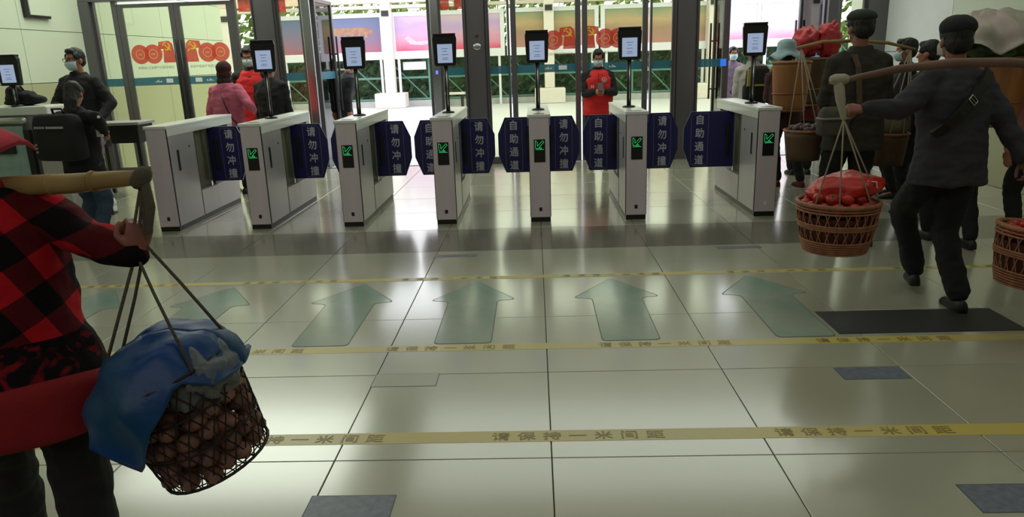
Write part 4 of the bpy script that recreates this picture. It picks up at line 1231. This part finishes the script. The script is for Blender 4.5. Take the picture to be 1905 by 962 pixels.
for i, p in enumerate(path):
    d = (path[min(i + 1, len(path) - 1)] - path[max(i - 1, 0)]).normalized(); n_ = V(math.sin(math.radians(16)), -math.cos(math.radians(16)), 0); sd = d.cross(n_).normalized()
    rings.append([p + sd * .027 + n_ * .010, p - sd * .027 + n_ * .010, p - sd * .027 - n_ * .014, p + sd * .027 - n_ * .014])
m.loft(rings); m.build('webbing', M_BLACK, t)
i = 2; p = path[2].lerp(path[3], .15); d = (path[3] - path[2]).normalized(); n_ = V(math.sin(math.radians(16)), -math.cos(math.radians(16)), 0); sd = d.cross(n_).normalized()
m = MB(); m.tube([p + sd * .027 + d * .016 + n_ * .014, p - sd * .027 + d * .016 + n_ * .014, p - sd * .027 - d * .016 + n_ * .014, p + sd * .027 - d * .016 + n_ * .014], .003, 6, closed=True); m.tube([p + sd * .027 + n_ * .014, p - sd * .027 + n_ * .014], .0025, 6); m.build('buckle', M_CHROME, t)

KL = V(1.645, 4.10, 1.325)
t = thing('carrying_pole', 'brown carrying pole across the grey jacket shoulders', 'carrying pole', (0, 0, 0))
m = MB(); m.tube([(1.60, 4.11, 1.315), KL + V(0.03, 0, 0), (1.93, 4.06, 1.375), (2.2, 4.02, 1.400), (2.45, 3.95, 1.395), (2.7, 3.85, 1.36), (2.95, 3.75, 1.32)], [(.008, .011), (.011, .015), (.014, .021), (.016, .024), (.016, .024), (.014, .02), (.010, .014)], 12); m.build('shaft', mat('weathered brown pole', (128, 96, 78), .5, var=.2, vscale=5), t, True)


def rope_set(t, top, rim_pts, m_, r=.0042, gather=None):
    for q in rim_pts:
        m = MB(); pts = [q, gather, top] if gather is not None else [q, top]
        m.tube(pts, r, 6); m.build('rope', m_, t, True)


def bamboo_basket(label, M, r0, r1, h, ropes_top, gather=None, rope_m=None, n=26):
    t = thing('bamboo_basket', label, 'basket', (0, 0, 0))
    def pt(a, k, o=0): r = r0 + (r1 - r0) * (1 - (1 - k) ** 1.7) + o; return M @ V(r * math.cos(a), r * math.sin(a), h * k)
    def band(name, k0, k1, o=.004):
        m = MB(); seg = max(2, int((k1 - k0) * h / .012))
        for q in range(seg + 1):
            k = k0 + (k1 - k0) * q / seg
            m.tube([pt(2 * PI * a / 40, k, o + .002 * math.sin(a * PI + q * PI)) for a in range(40)], .0062, 6, closed=True)
        o_ = m.build(name, M_WICKER, t, True); o_['kind'] = 'stuff'
    band('base_weave', 0.0, .24); band('middle_band', .52, .60); band('upper_band', .86, .98)
    m = MB(); m.tube([pt(2 * PI * a / 40, 1.0, .002) for a in range(40)], .013, 8, closed=True); m.build('rim', M_WICKER, t, True)
    m = MB()
    for i in range(n):
        for lo, hi in ((.22, .54), (.58, .88)):
            for sg in (1, -1):
                m.tube([pt(2 * PI * (i + sg * .55 * (q / 3 - .5)) / n, lo + (hi - lo) * q / 3, .002 * sg) for q in range(4)], .0042, 4, caps=False)
    o_ = m.build('cross_weave', M_WICKER, t, True); o_['kind'] = 'stuff'
    m = MB(); m.prism(circle(r0, 28), -0.004, 0.006, lambda u, v, d: M @ V(u, v, d)); m.build('bottom', M_WICKER, t)
    m = MB(); m.loft([[pt(2 * PI * a / 28, .03 + .72 * k / 4, -.012) for a in range(28)] for k in range(5)], caps=False); m.build('lining', mat('dark red liner', (92, 44, 34), .8, var=.3, vscale=30), t, True)
    angs = (215, 250, 300, 335)
    rope_set(t, ropes_top, [pt(math.radians(a), .99) for a in angs], rope_m or M_ROPE, gather=gather)
    return t


BL = Matrix.Translation(V(1.70, 4.10, 0.385))
t = bamboo_basket('reddish bamboo basket of tomatoes with a red bag hanging from the left pole end', BL, .165, .215, .275, KL, gather=V(1.675, 4.06, 1.12))
m = MB(); m.capsule([KL + V(-.02, 0, .005), KL + V(.03, 0, .005)], .030, 12); m.capsule([KL, KL + V(.01, -.02, -.1), KL + V(.03, -.04, -.2)], [.026, .024, .014], 10); m.capsule([KL + V(.015, 0, 0), KL + V(.03, -.01, -.1), KL + V(.03, -.035, -.2)], [.016, .014, .010], 8); m.build('knot', M_ROPE, t, True)
M_TOM = mat('red tomato', (196, 52, 34), .3, var=.15, vscale=8, rnd=.15)
M_STALK = mat('green stalk', (70, 92, 40), .7)


def tomato_mesh():
    m = MB(); vs = MB(); vs.ell((0, 0, 0), (.034, .034, .029), None, 14, 9)
    m.v = [(x * (1 + .04 * math.cos(5 * math.atan2(y, x))), y * (1 + .04 * math.cos(5 * math.atan2(y, x))), z - .006 * math.exp(-((x * x + y * y) / .00015)) * (1 if z > 0 else 0)) for x, y, z in vs.v]; m.f = vs.f
    me = m.mesh('tomato'); me.materials.append(M_TOM); me.polygons.foreach_set('use_smooth', [True] * len(me.polygons)); return me


TOM = tomato_mesh(); m = MB(); m.tube([(0, 0, .020), (0.003, 0, .032)], .003, 5)
for k in range(5): a = 2 * PI * k / 5; m.add([(0, 0, .0235), (.012 * math.cos(a + .3), .012 * math.sin(a + .3), .0255), (.022 * math.cos(a), .022 * math.sin(a), .0265), (.012 * math.cos(a - .3), .012 * math.sin(a - .3), .0255)], [(0, 1, 2, 3)])
STK = m.mesh('stalk'); STK.materials.append(M_STALK)


def tomatoes(c, spots, z, label, group):
    for x, y, dz in spots:
        o = bpy.data.objects.new('tomato', TOM); COL.objects.link(o); o.location = c + V(x, y, z + dz); o.rotation_euler = (rn.uniform(-.7, .7), rn.uniform(-.7, .7), rn.uniform(0, 6))
        s_ = rn.uniform(.92, 1.1); o.scale = (s_, s_, s_); tag(o, label, 'tomato', group)
        q = bpy.data.objects.new('stalk', STK); COL.objects.link(q); q.parent = o


sp = [(.165 * math.cos(2 * PI * k / 13), .165 * math.sin(2 * PI * k / 13), 0) for k in range(13)] + [(.095 * math.cos(2 * PI * k / 8 + .2), .095 * math.sin(2 * PI * k / 8 + .2), .012) for k in range(8)] + [(.025, .02, .02), (-.03, -.02, .02)] + \
     [(.135 * math.cos(2 * PI * k / 11 + .1), .135 * math.sin(2 * PI * k / 11 + .1), .047) for k in range(6, 11)]
tomatoes(V(1.70, 4.10, .385), sp, .262, 'red tomato heaped in the bamboo basket under the red bag', 'tomatoes in the left pole basket')
t = thing('red_bag', 'crumpled red plastic bag on tomatoes in the left pole basket', 'bag', (0, 0, 0))
M_REDBAG = mat('red plastic bag', (206, 36, 26), .32, var=.15, vscale=6, rgb2=(168, 22, 18), bump=.3, bscale=24)
MM = Matrix.Rotation(math.radians(-8), 3, 'Y')
crumple(V(1.735, 4.12, .735), (.19, .165, .085), MM, .17, 8.1, nu=48, nv=30, fr=9).build('sack', M_REDBAG, t, True)
m = MB()
for a, b in (((1.80, .80), (1.85, .795)), ((1.85, .795), (1.855, .76)), ((1.80, .80), (1.812, .765)), ((1.78, .742), (1.83, .735))):
    m.tube([(a[0], 3.985, a[1] - .01), (b[0], 3.985, b[1] - .01)], .003, 5)
m.build('printed_mark', M_WHITE, t)

BR = Matrix.Translation(V(2.50, 3.62, 0.30)) @ Matrix.Rotation(.12, 4, 'Y')
KR = V(2.62, 3.70, 1.33)
t = bamboo_basket('reddish bamboo basket of tomatoes at the right edge of the picture', BR, .15, .20, .29, KR)
sp = [(.15 * math.cos(2 * PI * k / 12), .15 * math.sin(2 * PI * k / 12), 0) for k in range(12)] + [(.08 * math.cos(2 * PI * k / 7), .08 * math.sin(2 * PI * k / 7), .02) for k in range(7)]
tomatoes(BR @ V(0, 0, .285), sp, 0, 'red tomato in the bamboo basket at the right edge', 'tomatoes in the right pole basket')

# --- man in flat cap with small baskets
P = Person('person in flat cap and dark brown jacket seen from behind, at right', (2.44, 5.72, 0), math.radians(6), 1.755, bulk=1.04, skin=M_SKIN_D, lean=0.02, voxel=.008,
           lh=(2.30, 6.0, 1.12), lel=(-.25, -.3, -1), rh=(2.62, 6.0, 1.12), rel=(.25, -.3, -1), lf=(2.38, 5.85, 0.1), rf=(2.56, 5.62, 0.0), curl=(.6, 1.2))
P.body(); P.jacket(cloth('dark brown jacket', (46, 40, 29)), hem=.74, fat=1.08, flare=1.04); P.trousers(M_TROUSER, 1.1); P.shoes(M_SHOE); P.hair(); P.flat_cap(cloth('grey green cap', (46, 50, 44)), 1.15)
t = thing('shoulder_bag', 'grey shoulder bag with brown strap at flat-cap walker’s left hip'.replace('’', "'"), 'bag', (0, 0, 0))
m = MB(); m.loft([ring(V(2.215, 5.56, z), V(.97, .1, 0), V(-.1, 1, 0), a, b_, 20, .5) for z, a, b_ in ((.87, .10, .05), (.885, .115, .062), (.98, .115, .06), (1.04, .105, .05), (1.075, .08, .03))]); m.build('pouch', cloth('grey bag', (66, 66, 60), rgb2=(84, 80, 66)), t, True)
m = MB(); m.loft([ring(V(2.215, 5.555, z), V(.97, .1, 0), V(-.1, 1, 0), a, b_, 20, .5) for z, a, b_ in ((.985, .120, .070), (1.0, .120, .070))]); m.build('zip_band', mat('zip grey', (120, 120, 112), .5), t, True)
m = MB(); pp = [P.w(P.back_point(-.10, 1.44, -.03)), P.w(P.back_point(-.085, 1.35, .016)), P.w(P.back_point(-.07, 1.2, .022)), P.w(P.back_point(-.055, 1.05, .022)), V(2.33, 5.55, .98), V(2.30, 5.56, .94)]
rings = []
for i, p in enumerate(pp):
    rings.append([p + V(.019, -.004, 0), p + V(-.019, -.004, 0), p + V(-.019, .010, 0), p + V(.019, .010, 0)])
m.loft(rings); m.build('strap', cloth('brown strap', (92, 72, 54)), t)
t = thing('carrying_pole', 'short pale carrying pole behind the flat-capped head', 'carrying pole', (0, 0, 0))
m = MB(); m.tube([(2.06, 6.0, 1.505), (2.25, 5.97, 1.545), (2.5, 5.95, 1.545), (2.75, 5.97, 1.52), (2.98, 6.0, 1.465)], [.011, .013, .015, .013, .010], 10); m.build('shaft', M_BAMBOO, t, True)


def small_basket(label, c, r0, r1, h, tops, m_=None):
    t = thing('small_basket', label, 'basket', (0, 0, 0)); m = MB()
    m.loft([ring(c + V(0, 0, h * k), V(1, 0, 0), V(0, 1, 0), r0 + (r1 - r0) * k, r0 + (r1 - r0) * k, 28, .9) for k in (0, .25, .5, .75, .92)], True); m.build('body', m_ or M_WOODB, t, True)
    m = MB(); m.tube([c + V(r1 * math.cos(2 * PI * a / 24), r1 * math.sin(2 * PI * a / 24), h * .98) for a in range(24)], .011, 6, closed=True); m.build('rim', M_WICKER, t, True)
    for a in (200, 250, 290, 340):
        q = c + V(r1 * math.cos(math.radians(a)), r1 * math.sin(math.radians(a)), h)
        m = MB(); m.tube([q, tops], .0045, 6); m.build('rope', M_ROPE, t, True)
    return t


t = small_basket('dark brown small basket of purple taro hanging left of flat-cap walker', V(2.17, 6.0, .63), .125, .155, .24, V(2.10, 6.0, 1.51), mat('dark basket bamboo', (92, 66, 38), .6, var=.2, vscale=10, stretch=(1, 1, .15), bump=.4))
m = MB(); m.ell((0, 0, 0), (.034, .026, .026), nu=10, nv=7); TAR = m.mesh('taro'); TAR.materials.append(mat('purple brown taro', (104, 78, 78), .5, var=.3, vscale=30, rnd=.3, bump=.4)); TAR.polygons.foreach_set('use_smooth', [True] * len(TAR.polygons))
for k in range(16):
    o = bpy.data.objects.new('taro', TAR); COL.objects.link(o); a = k * 2.4; r_ = .115 * math.sqrt((k + .5) / 16)
    o.location = (2.17 + r_ * math.cos(a), 6.0 + r_ * math.sin(a), .872 + .024 * (1 - k / 16)); o.rotation_euler = (rn.uniform(-.4, .4), 0, rn.uniform(0, 6))
    tag(o, 'purple brown taro heaped in the small dark basket', 'vegetable', 'taro in the small basket')
t = small_basket('dark brown small basket topped with sacking right of flat-cap walker', V(2.86, 6.05, .56), .125, .155, .26, V(2.95, 6.0, 1.47), mat('dark basket bamboo', (92, 66, 38)))
t = thing('sacking', 'pale olive sacking folded into the small basket by grey jacket hip', 'cloth', (0, 0, 0))
m = MB(); m.loft([ring(V(2.87, 6.05, z), V(1, 0, 0), V(0, 1, 0), a, a * .8, 18, .6) for z, a in ((.78, .11), (.86, .13), (.95, .115), (1.0, .07))]); o = m.build('cloth', cloth('olive sacking', (128, 122, 96), rgb2=(104, 96, 66)), t, True)

# --- woman with blue sun hat and back basket
def back_basket(label, c, r0, r1, h, yaw=0, m_=None, seg=18):
    t = thing('back_basket', label, 'basket', c, yaw); m = MB(); rr = []
    for k in range(9):
        q = k / 8; r_ = r0 + (r1 - r0) * q ** .7
        rr.append([V(r_ * (1 + (.018 if j % 2 else -.012)) * math.cos(2 * PI * j / (seg * 2)), .86 * r_ * (1 + (.018 if j % 2 else -.012)) * math.sin(2 * PI * j / (seg * 2)), h * q) for j in range(seg * 2)])
    m.loft(rr); m.build('body', m_ or M_WOODB, t, True)
    for z in (.03, .36, .97):
        r_ = (r0 + (r1 - r0) * z ** .7) * 1.03
        m = MB(); m.tube([V(r_ * math.cos(2 * PI * a / 28), .86 * r_ * math.sin(2 * PI * a / 28), h * z) for a in range(28)], .011 if z > .9 else .007, 6, closed=True); m.build('hoop', M_WICKER, t, True)
    return t


P = Person('person in pale blue sun hat carrying an orange brown basket', (2.77, 8.30, 0), math.radians(-4), 1.55, bulk=1.05, lean=.12, skin=M_SKIN_D, lf=(2.74, 8.32), rf=(2.97, 8.22, -.2), voxel=.009,
           lh=(2.66, 8.6, 1.0), rh=(2.92, 8.6, 1.0), lel=(-.2, -.3, -1), rel=(.2, -.3, -1))
P.body(); P.jacket(cloth('maroon jacket', (70, 40, 44))); P.trousers(M_TROUSER); P.shoes(cloth('dark red shoe', (90, 34, 34))); P.hair(); P.brim_hat(cloth('pale blue hat', (168, 192, 196), rgb2=(140, 170, 178)), brim=.215, h_=.135, droop=.07, wav=.03)
m = MB()
m.tube([P.h(.2 * math.cos(PI + PI * k / 13), .2 * math.sin(PI + PI * k / 13), -.03 - .012 * (k % 2)) for k in range(14)], .009, 5)
m.build('dark_trim', M_BLACK, P.root)
back_basket('orange brown back basket under the pale blue sun hat', (2.72, 8.02, .86), .155, .195, .52, 0)

P = Person('person with yellow-strapped black backpack behind the rightmost turnstile', (2.70, 9.35, 0), 0, 1.60, bulk=1.0, lh=(2.56, 9.6, .95), rh=(2.84, 9.6, .95), lel=(-.2, -.3, -1), rel=(.2, -.3, -1), voxel=.009)
P.body(); P.jacket(cloth('white top', (200, 196, 190))); P.trousers(M_TROUSER); P.shoes(M_SHOE); P.hair(); P.brim_hat(cloth('white cloth hat', (216, 208, 204)), brim=.15, droop=.05)
t = thing('backpack', 'black backpack with yellow side strips behind the rightmost turnstile', 'backpack', (2.71, 9.15, .88))
m = MB(); m.loft([ring(V(0, 0, z), V(1, 0, 0), V(0, 1, 0), a, b_, 20, .55) for z, a, b_ in ((0, .16, .05), (.03, .175, .075), (.20, .175, .075), (.23, .15, .06), (.38, .14, .055), (.44, .09, .03))]); m.build('sack', M_BLACKCLOTH, t, True)
for x in (-.13, .13): MB().box(x - .018, x + .018, -.085, -.06, .22, .40).build('side_strip', cloth('yellow strip', (190, 170, 70)), t, bevel=.006)
MB().box(-.15, .15, -.083, -.06, .205, .225).build('piping', cloth('yellow strip', (190, 170, 70)), t)

P = Person('person hidden below red sacks between sun hat and flat cap', (3.26, 9.1, 0), 0, 1.56, bulk=1.05, lean=.1, voxel=.010)
P.body(); P.jacket(cloth('dark red jacket', (110, 34, 36))); P.trousers(M_TROUSER); P.shoes(M_SHOE); P.hair()
back_basket('dark back basket below the red sacks', (3.25, 8.82, .85), .15, .19, .55, 0, mat('dark basket bamboo', (92, 66, 38)))
for c, r_, sd, lab in ((V(3.13, 8.80, 1.57), (.15, .13, .15), 1.1, 'red plastic sack, rounder one nearer the sun hat'), (V(3.38, 8.80, 1.58), (.13, .12, .17), 3.7, 'red plastic sack with peaked top nearer the flat cap')):
    t = thing('red_sack', lab, 'bag', (0, 0, 0)); crumple(c, r_, None, .35, sd).build('sack', mat('red sack', (200, 52, 60), .45, var=.15, vscale=9, bump=.3), t, True)
    if sd > 2: m = MB(); m.capsule([c + V(.03, 0, .14), c + V(.06, 0, .22)], [.05, .012], 10); m.build('tied_neck', mat('red sack', (200, 52, 60)), t, True)

# --- people at the far right
P = Person('person with black hair facing left beyond the grey jacket man', (3.65, 7.5, 0), math.radians(75), 1.56, bulk=1.0, voxel=.009)
P.body(); P.jacket(M_BLACKCLOTH); P.trousers(M_TROUSER); P.shoes(M_SHOE); P.hair(vol=1.08)
P.mask()
P = Person('person in black half hidden behind the dark cap at right', (3.46, 6.7, 0), math.radians(40), 1.53, bulk=1.0, voxel=.009)
P.body(); P.jacket(M_BLACKCLOTH); P.trousers(M_TROUSER); P.shoes(M_SHOE); P.hair(bun=True)
P = Person('person in dark clothes under the cabbage basket at right', (3.22, 5.66, 0), math.radians(4), 1.56, bulk=1.0, lean=.22, skin=M_SKIN_D, voxel=.009, lf=(3.10, 5.75), rf=(3.25, 5.42, .1), lh=(3.0, 5.95, 1.0), rh=(3.5, 5.95, 1.0))
P.body(); P.jacket(cloth('dark green jacket', (34, 42, 40))); P.trousers(M_TROUSER); P.shoes(M_SHOE); P.hair()
back_basket('large orange brown back basket of cabbages at right', (3.20, 5.30, .93), .16, .215, .47, .1)
t = thing('greens', 'dark cabbage leaves spilling over the large back basket', 'vegetables', (0, 0, 0))
crumple(V(3.20, 5.29, 1.45), (.235, .20, .12), None, .35, 6.1).build('leaves', mat('cabbage leaves', (70, 96, 44), .5, var=.3, vscale=14, rgb2=(34, 50, 24), bump=.4, bscale=30), t, True)
t = thing('plastic_cover', 'cloudy pinkish plastic film over the cabbages at right', 'plastic sheet', (0, 0, 0))
FM = mat('cloudy plastic film', (196, 178, 172), .35, var=.2, vscale=5, rgb2=(150, 160, 138), bump=.3, bscale=18)
draped(t, 'film', FM, Matrix.Translation(V(3.14, 5.30, 1.525)), .285, .19, 0, 9.2, lowfn=lambda a: .02 + .09 * math.sin(1.5 * a + .8) ** 2, lim=lambda a: 1 - .42 * math.exp(-(_ad(a, 300) / .5) ** 2), amp=.045)
P = Person('person in pink jacket cut off by the right edge', (3.66, 5.4, 0), math.radians(6), 1.52, bulk=1.0, voxel=.009, lean=.1)
P.body(); P.jacket(cloth('pink jacket', (196, 130, 130))); P.trousers(M_TROUSER); P.shoes(M_SHOE); P.hair()
back_basket('orange back basket cut off by the right edge', (3.64, 5.10, .90), .16, .20, .48, .1)
t = thing('plastic_cover', 'pink plastic film over the basket cut off at the right edge', 'plastic sheet', (0, 0, 0))
draped(t, 'film', mat('pink film', (206, 140, 136), .4, var=.15), Matrix.Translation(V(3.66, 5.10, 1.42)), .225, .21, 0, 2.2, lowfn=lambda a: .05, amp=.02)

# --- steward in red vest with a phone
def steward(label, pos, yaw, H, lh, rh, curl, bulk=1.0):
    P = Person(label, pos, yaw, H, bulk=bulk, lh=lh, rh=rh, lel=None, rel=None, curl=curl, voxel=.008, nod=.25)
    P.body(); P.jacket(M_BLACKCLOTH, hem=.78, fat=.98, collar=True); P.vest(mat('red vest', (222, 26, 30), .7, var=.08, bump=.15, bscale=160), hem=.80)
    P.trousers(M_TROUSER); P.shoes(M_SHOE); P.hair(vol=.99); P.eyes(); P.mask()
    return P


P = steward('person in red vest and mask looking at a phone by the middle doors', (0.87, 10.15, 0), PI - .06, 1.58, (0.925, 9.88, 1.045), (0.815, 9.88, 1.045), (.9, .9), 1.10)
def on_front(P, x, z, off=.012): return P.T(V(x * P.s, .150 * P.s * P.bulk + off, z * P.s))
m = MB(); c = on_front(P, -.085, 1.315, -.004)
m.loft([[c + V(r_ * math.cos(2 * PI * k / 22), d, r_ * math.sin(2 * PI * k / 22)) for k in range(22)] for r_, d in ((.033, 0), (.033, .008), (.027, .008), (.027, 0))], caps=False)
m.ell(c + V(0, .004, -.004), (.014, .004, .010), nu=10, nv=6); m.build('round_emblem', M_WHITE, P.root)
m = MB()
for q, dx in enumerate((.10, .075)): m.box(dx * P.s - .006, dx * P.s + .006, on_front(P, 0, 1.24).y - .012, on_front(P, 0, 1.24).y - .002, 1.20 * P.s, 1.245 * P.s)
m.build('pin_badge', M_WHITE, P.root)
m = MB(); a_ = on_front(P, 0, 1.42, -.03); b_ = on_front(P, 0, 1.18, -.002); m.tube([a_, on_front(P, 0, 1.33, -.004), b_], .004, 6); m.build('zip', M_DARK, P.root)
t = thing('phone', "dark phone in the steward's hands by the middle doors", 'phone', (0.872, 9.79, 1.07)); o = MB().box(-.036, .036, -.004, .004, -.02, .115, Matrix.Rotation(-.7, 4, 'X')).build('body', M_BLACK, t, bevel=.003)
P = steward('person in red vest and mask behind the woman in pink', (-3.70, 9.75, 0), PI + .1, 1.76, (-3.45, 9.6, .95), (-3.95, 9.6, .95), (.4, .4))

# --- woman in pink with headscarf, black-clad visitor
P = Person('person in pink top and dark headscarf near the left turnstiles', (-3.68, 8.85, 0), math.radians(-12), 1.58, bulk=1.12, voxel=.009, lh=(-3.96, 8.85, .78), rh=(-3.40, 8.92, 1.0), rel=(.6, -.5, -.6))
P.body(); P.jacket(cloth('dusty pink top', (206, 108, 132), rgb2=(178, 84, 108)), flare=1.15); P.trousers(M_TROUSER); P.shoes(M_SHOE)
m = MB()
E_ = lambda x, y, z, a, b_, c: m.ell(P.h(x, y, z), (a * P.s, b_ * P.s, c * P.s), P.hm, 18, 12)
E_(0, -.02, .04, .094, .108, .102); E_(0, -.03, -.04, .088, .09, .09); E_(0, -.04, -.13, .10, .085, .08); E_(0, -.075, -.24, .10, .055, .12)
solid(m, 'headscarf', cloth('dark patterned scarf', (26, 22, 24), rgb2=(70, 22, 28)), P.root, .008, 2, .008, (14, 14, 8), 3.3)
t = thing('sling_bag', 'black sling strap and bag across the pink top', 'bag', (0, 0, 0))
m = MB(); pp = [P.w(P.back_point(.02, 1.35, .02)), P.w(P.back_point(.07, 1.2, .025)), P.w(P.back_point(.13, 1.05, .02)), P.w(P.back_point(.19, .93, -.03))]; m.tube(pp, .007, 6); m.build('strap', M_BLACK, t, True)
c = pp[-1]; m = MB(); m.loft([ring(c + V(.02, 0, z), V(1, 0, 0), V(0, 1, 0), a, .045, 16, .5) for z, a in ((-.2, .07), (-.18, .08), (-.03, .075), (0, .06))]); m.build('pouch', M_BLACKCLOTH, t, True)
P = Person('person in black seen from behind between second turnstile and left doorway', (-3.30, 9.3, 0), math.radians(-8), 1.60, bulk=1.04, voxel=.009)
P.body(); P.jacket(M_BLACKCLOTH, fat=1.05); P.trousers(M_TROUSER); P.shoes(M_SHOE); P.hair()

# --- masked man in black and girl with backpack at left
P = Person('person in glasses and pale mask standing by the left wall', (-5.17, 8.40, 0), PI - .15, 1.77, bulk=1.08, voxel=.008, turn=.2, lf=(-4.98, 8.25, 0), rf=(-5.2, 8.3, 0), lh=(-4.90, 8.2, 1.0), rh=(-5.3, 8.12, 1.12), rel=(-.7, .3, -.7))
P.body(); P.jacket(cloth('black coat', (26, 26, 30)), hem=.66, fat=1.04); P.trousers(cloth('grey trousers', (128, 122, 130))); P.shoes(M_WHITE); P.hair(); P.eyes(); P.mask(); P.glasses()
M_JEAN = cloth('blue grey jeans', (58, 76, 96), rgb2=(44, 58, 76))
P = Person('person in jeans and black jacket with backpack, seen from behind at left', (-3.94, 6.25, 0), math.radians(-14), 1.43, bulk=1.12, voxel=.009, nod=.35, turn=-.4, lf=(-4.05, 6.25, 0), rf=(-3.86, 6.15, -.2), rh=(-3.68, 6.2, 1.0), rel=(.8, -.5, -.3), lh=(-4.16, 6.3, .86))
P.body(); P.jacket(cloth('black jacket', (24, 22, 26)), hem=.80); P.trousers(M_JEAN, 1.1); P.shoes(M_WHITE); P.hair(long=.12)
m = MB(); a_, b_ = P.sh[1], P.el[1]; d = (b_ - a_).normalized()
m.tube([a_ + V(.062, -.02, .02) * P.s + d * .0, a_ + V(.072, -.03, -.0) * P.s + d * .09, b_ + V(.055, -.03, 0) * P.s], [.014, .016, .013], 8); m.build('white_stripe', M_WHITE, P.root, True)
t = thing('backpack', 'boxy black backpack with a pale strip above jeans, at left', 'backpack', (-3.955, 6.01, .80), math.radians(-14))
m = MB(); m.loft([ring(V(0, 0, z), V(1, 0, 0), V(0, 1, 0), a, b2, 24, .42) for z, a, b2 in ((0, .19, .07), (.02, .215, .095), (.16, .215, .10), (.30, .205, .09), (.36, .19, .075), (.38, .15, .05))]); m.build('sack', M_BLACKCLOTH, t, True)
MB().box(-.02, .15, -.101, -.088, .268, .285).build('pale_strip', mat('pale strip', (170, 170, 172), .5), t)
for k in range(4): MB().box(-.14 + k * .028, -.125 + k * .028, -.101, -.088, .268, .285).build('strip_letter', mat('pale strip', (170, 170, 172)), t)
for k in range(3): MB().box(-.155, -.145, -.108, -.09, .07 + k * .03, .085 + k * .03).build('side_mark', mat('pale strip', (170, 170, 172)), t)
m = MB(); m.tube([(-.06, .04, .37), (-.05, .02, .42), (.05, .02, .42), (.06, .04, .37)], .010, 8); m.build('grab_loop', M_BLACK, t, True)
t = thing('phone', 'pale phone held beside the black backpack at left', 'phone', (-3.70, 6.16, 1.0), -.3); MB().box(-.034, .034, -.006, .006, -.03, .095).build('body', M_WHITE, t, bevel=.003)

# --- people outside
P = Person('person in black stooping outside the left doorway under a white pole', (-3.12, 12.0, 0), math.radians(-60), 1.62, bulk=1.12, lean=.28, voxel=.010)
P.body(); P.jacket(M_BLACKCLOTH, fat=1.05); P.trousers(M_TROUSER); P.shoes(M_SHOE); P.hair()
t = thing('carrying_pole', 'thin white carrying pole with ropes outside the left doorway', 'carrying pole', (0, 0, 0))
m = MB(); m.tube([(-3.57, 11.85, 1.345), (-3.45, 11.83, 1.395), (-3.25, 11.8, 1.42), (-2.9, 11.78, 1.42)], [.010, .014, .015, .014], 8); m.build('shaft', M_PIL, t, True)
for q in (-.10, .02, .10): m = MB(); m.tube([(-3.56, 11.85, 1.345), (-3.50 + q, 11.85, .42)], .006, 5); m.build('rope', M_ROPE, t, True)
t = small_basket('wicker basket hanging from the thin white pole outside', V(-3.50, 11.85, .2), .14, .17, .24, V(-3.56, 11.85, 1.34))
P = Person('person in grey purple coat and mask outside the right doorway', (3.30, 12.6, 0), PI, 1.57, bulk=1.0, voxel=.010)
P.body(); P.jacket(cloth('grey purple coat', (136, 116, 140))); P.trousers(M_TROUSER); P.shoes(M_SHOE); P.hair(); P.mask(); P.eyes()
